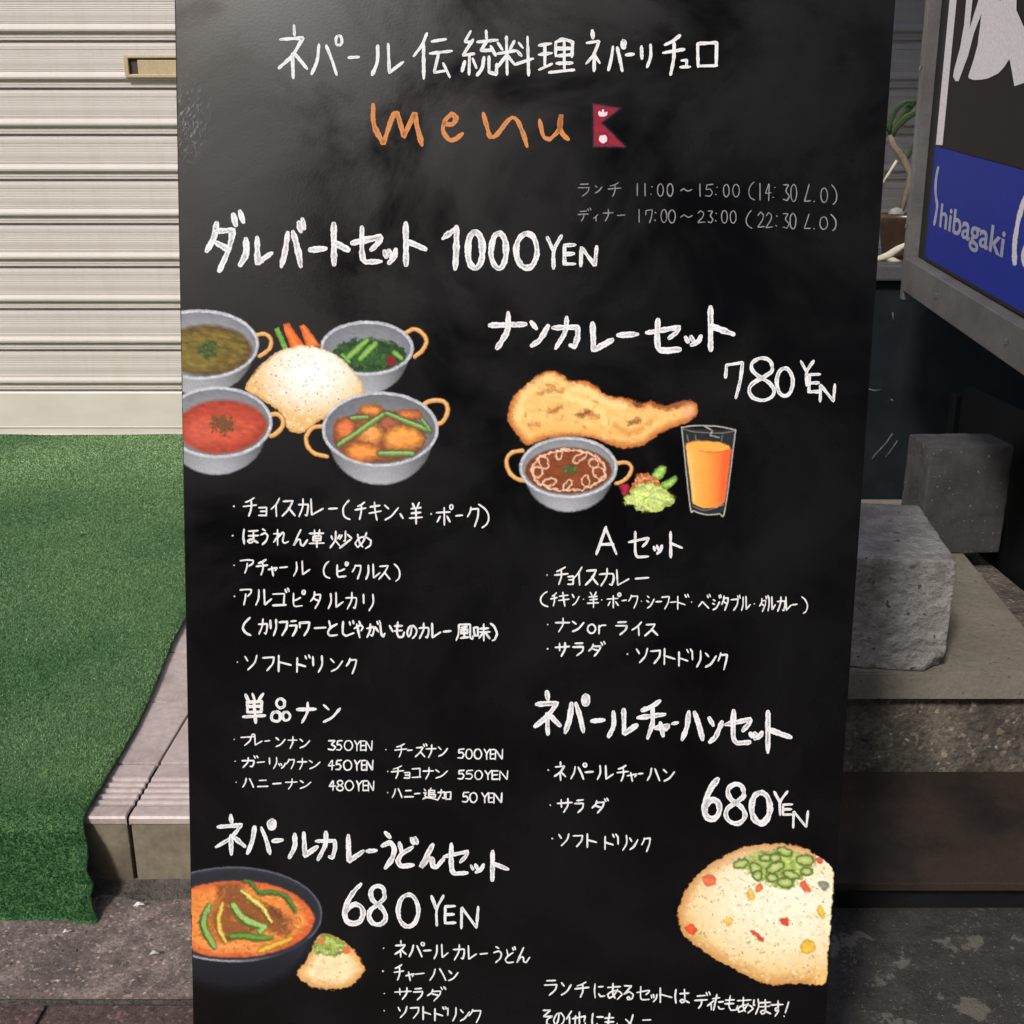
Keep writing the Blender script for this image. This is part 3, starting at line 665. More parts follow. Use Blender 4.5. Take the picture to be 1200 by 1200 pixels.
# ---- handwriting: every character is a few marker strokes in a 100 x 100 cell (x right, y down)
GL = {
'ア': '8,16 50,13 88,14 84,32 62,48|48,36 46,62 34,95', 'イ': '76,6 50,36 14,60|54,32 55,62 58,96', 'ウ': '50,4 50,20|16,26 20,48|18,28 84,26 72,62 36,96',
'カ': '8,34 48,32 84,32 84,58 74,90 62,86|48,5 44,45 14,94', 'キ': '18,30 82,22|10,60 92,50|42,4 48,50 58,96', 'ク': '34,14 28,32 12,54|32,20 80,18 74,52 54,96',
'コ': '14,20 82,16 80,84|12,86 90,84', 'サ': '6,38 94,32|30,12 32,62|70,6 68,50 44,96', 'シ': '16,20 36,28|8,46 28,54|14,92 50,76 88,36',
'ス': '20,18 76,14 52,54 12,92|52,52 90,92', 'セ': '6,42 92,28 84,42 66,56|34,8 34,72 46,88 90,86', 'ソ': '14,16 30,44|86,10 72,54 34,96',
'タ': '36,8 30,34 8,58|34,22 82,20 74,50 44,96|32,46 68,58', 'チ': '78,6 48,20 18,28|4,48 96,40|54,22 54,60 38,97', 'ッ': '12,56 20,74|36,52 44,70|78,50 66,76 40,94',
'ト': '34,4 34,96|36,44 84,62', 'テ': '22,16 76,12|6,42 90,38|52,40 48,70 32,96', 'ナ': '4,34 96,32|54,4 52,50 26,97', 'ニ': '20,28 78,26|6,82 94,80',
'ネ': '50,0 52,18|10,30 84,26 50,58 4,82|50,54 52,100|58,56 94,80', 'ハ': '34,14 26,54 6,90|60,14 78,50 94,90', 'ヒ': '16,10 16,74 32,90 88,86|78,36 46,48 20,52',
'フ': '10,20 86,16 76,54 38,95', 'ヘ': '4,70 36,34 96,82', 'ホ': '6,34 92,30|50,6 52,96|26,54 8,82|72,54 90,80', 'ャ': '8,66 88,54 72,72|36,46 52,98', 'ョ': '22,54 80,52 78,92|28,71 76,70|20,93 80,92',
'ュ': '24,62 66,60 62,90|12,93 92,91', 'ィ': '76,46 50,62 18,76|54,60 56,98', 'ラ': '22,14 78,12|8,38 86,36 76,66 38,97', 'リ': '22,10 24,58|76,6 76,54 54,97', 'ル': '24,12 24,56 8,93|56,8 58,88 98,58',
'レ': '22,6 26,88 92,56', 'ロ': '18,16 20,86|18,16 84,14 82,84|20,84 84,82', 'ワ': '14,20 18,50|14,22 88,18 80,56 50,95', 'ン': '10,18 34,36|12,88 54,70 94,30', 'ー': '6,52 94,48', 'メ': '78,4 60,50 14,94|28,30 84,78',
'う': '38,4 58,14|20,38 56,28 78,44 68,72 34,97', 'ほ': '14,8 8,50 14,92|40,20 92,18|38,46 94,44|66,20 66,78 48,92 36,80 54,70 92,90',
'れ': '28,6 30,97|6,30 42,26 6,78|30,56 60,22 70,34 62,74 74,88 96,76', 'ん': '54,2 28,50 6,94 34,60 52,58 56,86 72,92 98,60', 'め': '24,16 34,60 50,84|68,8 50,56 22,88 8,66 28,38 62,32 92,52 86,78 62,95',
'と': '26,6 38,44|84,24 34,48 14,74 34,92 88,88', 'じ': '26,6 22,70 42,90 90,72|62,8 68,24|82,4 88,18', 'や': '6,46 66,26 88,40 70,58|48,4 58,20|26,20 54,97',
'か': '6,36 52,28 60,46 48,88 34,80|34,6 28,50 8,92|70,26 92,56', 'い': '12,20 16,70 30,88 40,72|70,26 90,62', 'も': '40,4 32,64 46,92 78,88 88,64|12,28 68,26|10,52 66,50',
'の': '52,22 40,70 20,88 8,62 30,26 66,20 92,46 82,76 56,94', 'に': '16,8 12,50 18,92|46,28 86,26|44,68 60,84 94,80', 'あ': '12,24 82,18|42,2 42,60 52,88|66,38 44,76 20,90 12,68 40,48 76,50 92,70 66,96',
'る': '22,10 76,10 16,62 60,44 90,62 78,90 46,94 40,80 56,76 66,92', 'は': '14,8 8,50 14,94|40,30 94,28|66,6 66,78 48,92 38,78 54,70 94,90', 'た': '8,28 62,22|40,4 14,96|56,48 92,46|52,76 66,90 96,88',
'り': '24,10 22,46 34,42|72,6 78,50 46,97', 'ま': '18,22 86,18|22,46 82,42|54,4 54,78 34,92 24,78 42,70 88,90', 'す': '4,24 96,22|58,2 58,60 42,66 36,48 54,44 62,66 36,99',
'そ': '24,8 78,8 22,44 96,42 54,60 48,86 76,95', '伝': '36,0 22,24 2,48|22,26 24,99|48,20 86,14|40,46 98,40|64,46 52,86 84,82|78,66 96,94',
'統': '24,2 8,24 26,26|34,20 6,52 36,50|22,54 22,96|10,66 2,86|34,62 42,80|68,0 68,16|46,22 98,18|68,22 54,44 86,42|80,34 94,52|60,58 56,80 42,96|76,56 76,88 96,92 99,72',
'料': '26,2 28,98|4,16 14,32|46,14 36,32|2,44 50,38|26,46 4,78|28,46 48,72|60,16 68,28|56,38 66,50|52,72 99,58|82,2 84,99', '理': '4,20 36,14|4,48 36,42|20,18 20,78|2,86 38,70|48,12 48,50|48,10 70,2 92,10 90,50|48,30 92,28|50,50 92,48|70,8 70,90|50,70 92,68|30,98 100,90',
'草': '4,18 96,16|32,2 34,28|68,0 64,28|26,36 26,62|26,36 76,34 74,62|26,49 74,48|26,62 74,60|2,80 99,76|50,64 52,100', '炒': '6,28 12,48|44,22 34,42|26,4 24,50 2,96|26,56 44,86|68,2 68,58 60,60|54,24 44,48|80,20 96,40|92,50 44,98',
'風': '14,6 12,60 0,96|14,8 84,6 84,80 98,94 99,76|28,24 66,20|30,38 30,60|30,38 68,36 68,60|30,60 68,58|48,24 48,82|24,86 72,80', '味': '4,26 8,74|4,26 30,24 30,72|8,72 30,70|44,28 92,26|38,50 99,48|66,2 66,99|62,52 38,86|70,52 98,86',
'単': '10,4 24,24|40,2 48,20|86,0 64,22|18,30 20,62|18,30 84,26 80,62|20,46 80,44|20,62 80,62|0,78 99,74|48,30 58,100', '品': 'O48,20,20,19|O24,76,24,20|O80,72,19,18',
'追': '8,6 18,20|4,38 24,36 12,60 24,74|0,92 30,78 100,98|58,0 50,14|42,18 42,74|42,18 84,18 82,40|42,40 82,40|44,54 88,52 86,74|42,74 86,74', '加': '4,30 52,28 50,82 38,76|28,4 24,50 2,96|64,28 64,90|64,28 96,26 94,88|64,88 94,88',
'羊': '24,2 38,24|76,0 60,24|14,30 88,26|18,50 84,46|0,72 99,68|50,28 52,100', '他': '28,2 2,48|16,32 16,99|34,46 98,32 92,62|66,8 66,76|48,30 48,82 60,94 98,90 98,70',
'I': '4,26 30,18 78,2|80,2 76,50 70,97', '0': 'O50,50,34,46', '1': '50,4 50,96', '!': '62,2 48,68|42,92 43,93', '2': '14,26 44,6 78,24 66,52 10,94 92,90', '3': '16,8 78,8 44,42 84,68 60,94 12,86', '4': '58,6 8,58 94,54|66,8 58,98', '5': '24,10 18,44 58,40 82,64 58,92 10,90|24,8 86,4',
'6': '68,2 44,20 24,44 14,70 20,90 42,98 66,92 78,76 72,58 52,50 32,56 18,70', '7': '8,44 12,12 88,6 78,50 56,97', '8': '78,22 72,8 56,2 38,4 24,14 24,28 36,40 54,49 72,60 82,74 78,88 62,97 42,97 24,90 16,76 22,62 40,52 60,42 76,32 78,22', 'Y': '6,4 46,46|96,2 46,46 46,97', 'E': '18,6 16,92|18,6 88,4|18,48 80,46|16,92 92,90', 'N': '12,96 14,4 84,94 92,2',
'A': '46,2 4,97|46,2 94,97|20,64 78,62', 'o': 'O50,66,38,30', 'r': '24,40 26,97|26,56 50,42 88,40', 'L': '60,4 16,92 70,90', 'O': 'O50,56,40,38', '.': '48,92 52,92', ':': '50,26 52,26|46,80 48,80', '~': '4,54 30,38 62,56 94,44',
'(': '80,0 54,16 36,38 30,58 40,80 60,92 86,100', ')': '12,0 44,16 66,38 72,60 64,80 50,92 30,100', '・': 'O50,51,2.2,2.2', '、': '36,56 66,78',
'm': '2,0 4,50 22,96 40,30 50,20 62,78 84,20 88,50 98,98', 'e': '8,40 50,42 70,20 46,4 14,30 6,66 30,96 60,98 96,78', 'n': '2,2 16,70 30,66 60,18 76,20 90,60 99,98', 'u': '2,28 14,84 36,98 68,60 76,4 70,50 80,78 98,96', ' ': '',
}
DK = '|74,2 82,20|92,0 99,16'
def glyph(ch):
    base = {'ガ': 'カ', 'ゴ': 'コ', 'ズ': 'ス', 'ダ': 'タ', 'デ': 'テ', 'ド': 'ト', 'ゃ': 'や', 'バ': 'ハ', 'ブ': 'フ', 'ベ': 'ヘ', 'ジ': 'シ', 'が': 'か', 'ど': 'と', 'パ': 'ハ', 'ピ': 'ヒ', 'プ': 'フ', 'ポ': 'ホ'}
    s_ = GL[base.get(ch, ch)]; out = []
    comp = ch in base and ch != 'ゃ'
    for st_ in s_.split('|'):
        if not st_: continue
        if st_[0] == 'O':
            cx, cy, rx, ry = map(float, st_[1:].split(',')); pts = [(cx + rx * math.sin(a), cy - ry * math.cos(a)) for a in [math.pi * 2 * k / 14 - .2 for k in range(15)]]
        else: pts = [tuple(map(float, q.split(','))) for q in st_.split()]
        if comp: pts = [(x * .90, 12 + y * .88) for x, y in pts]
        out.append(pts)
    if ch in 'パピプポ':
        cx, cy = (90, 14)
        out.append([(cx + 10 * math.sin(a), cy - 11 * math.cos(a)) for a in [math.pi * 2 * k / 10 for k in range(11)]])
    elif comp: out += [[(76, 4), (83, 20)], [(92, 0), (99, 16)]]
    return out
zstep = .000012
rgt = random.Random(5)
def write(items, wpx, mat, label, jit=1.2, exact=True):
    """items: (character, x0, x1, y0, y1) ink box of each character on the board"""
    rb = Rib(bd, zstep)
    for (ch, x0, x1, y0, y1) in items:
        gs = glyph(ch)
        if not gs: continue
        xs = [q[0] for s_ in gs for q in s_]; ys = [q[1] for s_ in gs for q in s_]
        gx0, gx1, gy0, gy1 = min(xs), max(xs), min(ys), max(ys)
        if not exact: gy0, gy1 = 0, 100
        hw = wpx * .45
        X0, X1 = x0 + hw, x1 - hw; Y0, Y1 = (y0 + hw, y1 - hw)
        if ch == '・': X0 = X1 = (x0 + x1) / 2; Y0 = Y1 = y0 + (y1 - y0) * .5
        if gx1 - gx0 < 4: X0 = X1 = (x0 + x1) / 2
        if X1 < X0: X0 = X1 = (x0 + x1) / 2
        if gy1 - gy0 < 6: Y0, Y1 = y0 + (y1 - y0) * .4, y0 + (y1 - y0) * .6
        if Y1 < Y0: Y0 = Y1 = (y0 + y1) / 2
        amp = jit * (y1 - y0) / 100 * 1.0
        for s_ in gs:
            ox, oy = rgt.uniform(-amp, amp) * 1.5, rgt.uniform(-amp, amp) * 1.5
            pts = [(X0 + (x - gx0) / max(gx1 - gx0, 4) * (X1 - X0) + ox + rgt.uniform(-amp, amp), Y0 + (y - gy0) / max(gy1 - gy0, 6) * (Y1 - Y0) + oy + rgt.uniform(-amp, amp)) for x, y in s_]
            rb.stroke(pts, wpx * rgt.uniform(.86, 1.1), rg=rgt)
    o = rb.build('lettering', mat, board); o['label'] = label
def ex(text, flat):                                    # explicit ink boxes x0,x1,y0,y1 per character
    return [(c, *flat[i * 4:i * 4 + 4]) for i, c in enumerate(text)]
def ln_(text, xs, ya, yb, yc, yd):                      # x range of each character; the line's cell runs ya..yb at its start, yc..yd at its end
    n = len(text); X0, X1 = xs[0], xs[-1]; it = []
    for i, c in enumerate(text):
        a, b = xs[2 * i], xs[2 * i + 1]; f_ = ((a + b) / 2 - X0) / max(X1 - X0, 1)
        it.append((c, a, b, ya + (yc - ya) * f_, yb + (yd - yb) * f_))
    return it

write(ex('ネパール伝統料理', [326, 361, 27, 94, 364, 402, 41, 89, 407, 422, 64, 71, 434, 474, 50, 89, 485, 530, 37, 95, 540, 585, 35, 90, 581, 627, 42, 90, 630, 675, 44, 88]) +
      ex('ネパーリチュロ', [685, 705, 35, 85, 711, 734, 46, 84, 732, 744, 61, 68, 750, 764, 52, 81, 775, 803, 40, 88, 796, 810, 69, 81, 816, 841, 49, 80]), 3.9, M['chalk_s'], 'white chalk heading at the top of the board')
write(ex('menu', [435, 497, 121, 172, 517, 544, 131, 166, 564, 620, 131, 174, 630, 668, 131, 166]), 5.4, M['chalk_o'], 'orange chalk word menu', .3)
write(ex('ランチ', [677, 691, 213, 231, 697, 706, 215, 228, 712, 728, 213, 231]) + ln_('11:00~15:00', [745, 749, 754, 758, 762, 765, 770, 778, 781, 789, 797, 811, 818, 822, 826, 836, 838, 841, 847, 855, 858, 867], 214, 231, 215, 232) +
      ln_('(14:30L.O)', [877, 885, 889, 892, 896, 904, 905, 909, 917, 925, 926, 934, 942, 950, 953, 955, 961, 970, 974, 981], 213, 235, 216, 240), 1.3, M['chalk_dim'], 'faint lunch hours line', .8, False)
write(ln_('ディナー', [677, 693, 695, 701, 706, 719, 723, 733], 243, 260, 245, 260) + ln_('17:00~23:00', [747, 751, 756, 765, 767, 769, 774, 782, 783, 792, 797, 812, 817, 827, 829, 836, 838, 840, 845, 853, 855, 863], 244, 262, 246, 263) +
      ln_('(22:30L.O)', [874, 882, 887, 896, 897, 906, 909, 911, 917, 925, 925, 933, 942, 950, 953, 955, 960, 970, 973, 980], 246, 268, 251, 271), 1.3, M['chalk_dim'], 'faint dinner hours line', .8, False)
write(ex('ダルバートセット', [240, 287, 245, 320, 279, 321, 276, 313, 326, 360, 255, 314, 361, 384, 287, 298, 388, 411, 260, 313, 410, 449, 264, 311, 448, 467, 290, 311, 473, 502, 259, 313]) +
      ex('I000', [517, 539, 264, 317, 545, 569, 269, 317, 572, 596, 271, 318, 602, 633, 271, 317]), 7.2, M['chalk'], 'large white chalk title of the thousand yen set', .8)
write(ex('YEN', [639, 659, 275, 316, 659, 676, 285, 311, 679, 701, 287, 313]), 4.2, M['chalk'], 'YEN after the thousand')
write(ex('ナンカレーセット', [571, 618, 365, 411, 620, 645, 375, 408, 646, 680, 370, 411, 691, 720, 376, 413, 722, 749, 388, 397, 755, 799, 372, 413, 801, 824, 392, 407, 829, 862, 358, 413]), 6.6, M['chalk'], 'large white chalk title of the naan curry set', .8)
write(ex('780', [848, 872, 423, 468, 876, 909, 418, 471, 908, 931, 430, 466]), 4.6, M['chalk'], 'white numerals 780', .5)
write(ex('YEN', [937, 955, 421, 453, 946, 963, 437, 461, 959, 980, 449, 472]), 4.0, M['chalk'], 'YEN stepping down after 780', .5)
W = 2.15; cs = M['chalk_s']
write(ln_('・チョイスカレー', [271, 277, 285, 302, 303, 314, 317, 328, 330, 347, 349, 362, 364, 380, 384, 396], 581, 606, 583, 608) + ln_('(チキン、羊・ポーク)', [401, 411, 416, 430, 432, 448, 450, 468, 468, 473, 479, 496, 503, 508, 511, 532, 533, 543, 547, 562, 561, 574], 585, 609, 591, 620), W, cs, 'first line of the left ingredients list', 1.2, False)
write(ln_('・ほうれん草炒め', [270, 276, 284, 304, 305, 315, 320, 339, 343, 361, 362, 381, 386, 413, 415, 436], 617, 638, 622, 645), W, cs, 'second line of the left ingredients list', 1.2, False)
write(ln_('・アチャール(ピクルス)', [271, 277, 281, 298, 300, 315, 314, 326, 327, 338, 343, 364, 378, 387, 394, 409, 412, 424, 428, 446, 443, 458, 461, 469], 652, 673, 660, 682), W, cs, 'third line of the left ingredients list', 1.2, False)
write(ln_('・アルゴピタルカリ', [272, 278, 281, 296, 299, 319, 319, 340, 343, 358, 363, 377, 384, 403, 405, 419, 425, 438], 686, 710, 694, 717), W, cs, 'fourth line of the left ingredients list', 1.2, False)
write(ln_('(カリフラワーとじゃがいものカレー風味)', [284, 295, 302, 314, 316, 325, 327, 338, 339, 349, 350, 364, 368, 383, 383, 396, 401, 416, 415, 427, 429, 447, 445, 461, 461, 475, 476, 489, 490, 503, 505, 517, 519, 529, 534, 555, 554, 575, 574, 583], 723, 745, 730, 752), 2.4, cs, 'bracketed fifth line of the left ingredients list', 1.2, False)
write(ln_('・ソフトドリンク', [275, 281, 286, 302, 307, 322, 326, 342, 347, 364, 366, 378, 387, 402, 405, 419], 765, 786, 768, 791), W, cs, 'soft drink line of the left ingredients list', 1.2, False)
write(ex('Aセット', [698, 724, 616, 650, 735, 761, 622, 654, 765, 777, 638, 650, 784, 801, 622, 654]), 3.3, cs, 'white chalk heading A set')
write(ln_('・チョイスカレー', [639, 643, 649, 666, 665, 673, 672, 683, 685, 702, 702, 720, 722, 738, 744, 761], 661, 686, 666, 690), W, cs, 'first line of the right ingredients list', 1.2, False)
write(ln_('(チキン・羊・ポーク・シーフード・ベジタブル・ダルカレー)', [633, 643, 645, 654, 654, 668, 670, 679, 681, 686, 688, 702, 703, 708, 711, 728, 728, 735, 736, 748, 750, 754, 757, 767, 768, 776, 775, 785, 785, 793, 793, 808, 808, 812, 818, 833, 834, 846, 845, 854, 856, 868, 868, 880, 882, 886, 889, 901, 899, 909, 910, 920, 920, 928, 927, 934, 939, 947], 692, 711, 698, 719), 1.75, cs, 'small bracketed line of curry choices', 1.2, False)
write(ln_('・ナンorライス', [639, 645, 650, 668, 670, 685, 688, 699, 701, 711, 721, 736, 740, 753, 755, 771], 722, 741, 728, 747), W, cs, 'naan or rice line', 1.2, False)
write(ln_('・サラダ', [639, 645, 650, 668, 671, 685, 689, 710], 751, 770, 751, 770) + ln_('・ソフトドリンク', [732, 738, 745, 760, 762, 775, 778, 791, 795, 811, 810, 822, 826, 840, 841, 853], 756, 776, 762, 786), W, cs, 'salad and soft drink line at right', 1.2, False)
write(ex('単品ナン', [284, 313, 811, 849, 316, 342, 817, 847, 347, 371, 822, 848, 378, 400, 825, 847]), 3.6, cs, 'white chalk heading of the single naan list')
def yen(text, xs, y0, y1): return ln_(text, xs, y0, y1, y0 + 1, y1 + 1)
w2 = 1.75
write(ln_('・プレーンナン', [272, 277, 282, 299, 298, 308, 310, 317, 323, 335, 337, 349, 351, 364], 858, 874, 863, 879) + yen('350YEN', [384, 394, 394, 402, 403, 414, 415, 423, 422, 429, 428, 437], 866, 880), w2, cs, 'naan price line 350', 1, False)
write(ln_('・ガーリックナン', [273, 278, 283, 303, 301, 311, 315, 325, 326, 335, 335, 346, 348, 360, 362, 376], 884, 900, 888, 903) + yen('450YEN', [384, 393, 393, 401, 402, 413, 415, 423, 423, 430, 429, 438], 889, 903), w2, cs, 'garlic naan price line 450', 1, False)
write(ln_('・ハニーナン', [274, 279, 284, 298, 301, 315, 319, 330, 334, 349, 351, 365], 909, 924, 912, 926) + yen('480YEN', [385, 394, 394, 403, 404, 415, 417, 425, 425, 432, 431, 439], 913, 927), w2, cs, 'honey naan price line 480', 1, False)
write(ln_('・チーズナン', [450, 455, 462, 477, 477, 484, 486, 501, 499, 512, 513, 525], 869, 888, 872, 889) + yen('500YEN', [536, 545, 545, 554, 555, 565, 567, 575, 574, 581, 580, 590], 876, 890), w2, cs, 'cheese naan price line 500', 1, False)
write(ln_('・チョコナン', [452, 457, 458, 474, 473, 481, 482, 494, 495, 509, 510, 525], 895, 913, 899, 914) + yen('550YEN', [536, 545, 545, 555, 556, 566, 568, 577, 576, 585, 585, 596], 901, 914), w2, cs, 'chocolate naan price line 550', 1, False)
write(ln_('・ハニー追加', [452, 457, 459, 472, 473, 485, 485, 493, 495, 513, 512, 529], 921, 936, 924, 939) + yen('50YEN', [541, 550, 550, 560, 564, 573, 572, 579, 578, 589], 927, 941), w2, cs, 'extra honey price line 50', 1, False)
write(ex('ネパールチャーハンセット', [624, 658, 808, 862, 660, 691, 812, 860, 691, 710, 840, 849, 711, 748, 830, 865, 746, 781, 819, 867, 766, 786, 845, 864, 786, 796, 844, 851, 797, 826, 832, 868, 829, 849, 839, 872, 848, 882, 830, 873, 877, 895, 856, 868, 897, 929, 832, 883]), 6.0, M['chalk'], 'large white chalk title of the fried rice set', .8)
write(ln_('・ネパールチャーハン', [640, 645, 649, 664, 668, 688, 685, 696, 699, 719, 722, 737, 734, 747, 747, 754, 758, 774, 777, 791], 891, 914, 898, 918), 2.1, cs, 'first line of the fried rice set list', 1.2, False)
write(ln_('・サラダ', [642, 647, 652, 671, 673, 685, 693, 714], 934, 953, 934, 954), 2.1, cs, 'salad line of the fried rice set list', 1.2, False)
write(ln_('・ソフトドリンク', [644, 650, 654, 668, 671, 684, 687, 700, 708, 724, 723, 735, 737, 748, 751, 763], 974, 991, 978, 1000), 2.1, cs, 'soft drink line of the fried rice set list', 1.2, False)
write(ex('680', [823, 846, 911, 963, 848, 876, 916, 967, 878, 905, 926, 967]), 6.2, M['chalk'], 'white numerals 680 above the rice drawing', .5)
write(ex('YEN', [906, 924, 926, 956, 916, 930, 941, 956, 928, 948, 949, 971]), 3.2, cs, 'YEN stepping down after the right 680', .5)
write(ex('ネパールカレーうどんセット', [251, 289, 953, 1003, 288, 324, 958, 1002, 318, 333, 981, 989, 337, 374, 974, 1006, 369, 395, 973, 1009, 406, 428, 977, 1011, 428, 443, 994, 1000, 446, 464, 974, 1019, 463, 491, 979, 1017, 491, 522, 988, 1019, 518, 550, 987, 1026, 550, 569, 1011, 1024, 575, 597, 995, 1033]), 5.4, M['chalk'], 'large white chalk title of the curry udon set', .8)
write(ex('680', [401, 428, 1034, 1085, 430, 455, 1036, 1086, 464, 493, 1046, 1088]), 6.0, M['chalk'], 'white numerals 680 beside the udon bowl', .5)
write(ex('YEN', [504, 521, 1048, 1086, 520, 535, 1060, 1083, 539, 562, 1061, 1089]), 3.5, cs, 'YEN after the left 680', .5)
write(ln_('・ネパールカレーうどん', [447, 452, 462, 477, 479, 498, 496, 506, 508, 526, 531, 545, 548, 559, 562, 572, 578, 589, 591, 605, 605, 622], 1100, 1121, 1110, 1131), 1.95, cs, 'first line of the udon set list', 1.2, False)
write(ln_('・チャーハン', [446, 451, 461, 474, 475, 486, 486, 498, 503, 523, 525, 538], 1127, 1149, 1134, 1152), 1.95, cs, 'fried rice line of the udon set list', 1.2, False)
write(ln_('・サラダ', [448, 453, 462, 483, 484, 496, 500, 523], 1156, 1172, 1155, 1174), 1.95, cs, 'salad line of the udon set list', 1.2, False)
write(ln_('・ソフトドリンク', [448, 453, 466, 478, 480, 492, 495, 505, 509, 524, 524, 535, 539, 551, 549, 564], 1176, 1192, 1180, 1200), 1.95, cs, 'soft drink line of the udon set list', 1.2, False)
write(ln_('ランチにあるセットは', [637, 653, 657, 670, 673, 691, 696, 709, 711, 730, 730, 743, 745, 762, 762, 771, 773, 788, 790, 808], 1145, 1167, 1158, 1178) + ln_('ディたもあります!', [813, 833, 828, 837, 834, 849, 849, 865, 863, 883, 882, 890, 889, 904, 902, 918, 918, 925], 1160, 1182, 1173, 1193), 1.95, cs, 'note line about the lunch sets', 1, False)
write(ln_('その他にもメニュー', [636, 649, 648, 662, 663, 687, 693, 709, 708, 724, 730, 744, 750, 766, 770, 782, 786, 800], 1181, 1203, 1191, 1213), 2.1, cs, 'last note line, cut by the bottom of the picture', 1, False)
# a second small note below the frame is left unwritten

# small red flag next to the word menu
fr_ = [(695, 122), (726, 127), (705, 143.5), (733, 172), (695.5, 172)]
def flat_print(name, pts, z, mat, label=None):
    bm = bmesh.new(); vv = [bm.verts.new((*bd(*q), z)) for q in pts]; f = bm.faces.new(vv); bm.normal_update()
    if f.normal.z < 0: f.normal_flip()
    bmesh.ops.triangulate(bm, faces=bm.faces[:]); o = from_bm(name, bm, mat, board)
    me = o.data
    uvl = me.uv_layers.new(name='UVMap')
    for l in me.loops: c = me.vertices[l.vertex_index].co; uvl.data[l.index].uv = (c.x * 200, .7 + .0 * c.y)
    if label: o['label'] = label
    return o
def wob(pts, n=5, a=.5):
    out = []
    for i, q in enumerate(pts):
        q2 = pts[(i + 1) % len(pts)]
        for k in range(n): out.append((q[0] + (q2[0] - q[0]) * k / n + rgt.uniform(-a, a), q[1] + (q2[1] - q[1]) * k / n + rgt.uniform(-a, a)))
    return out
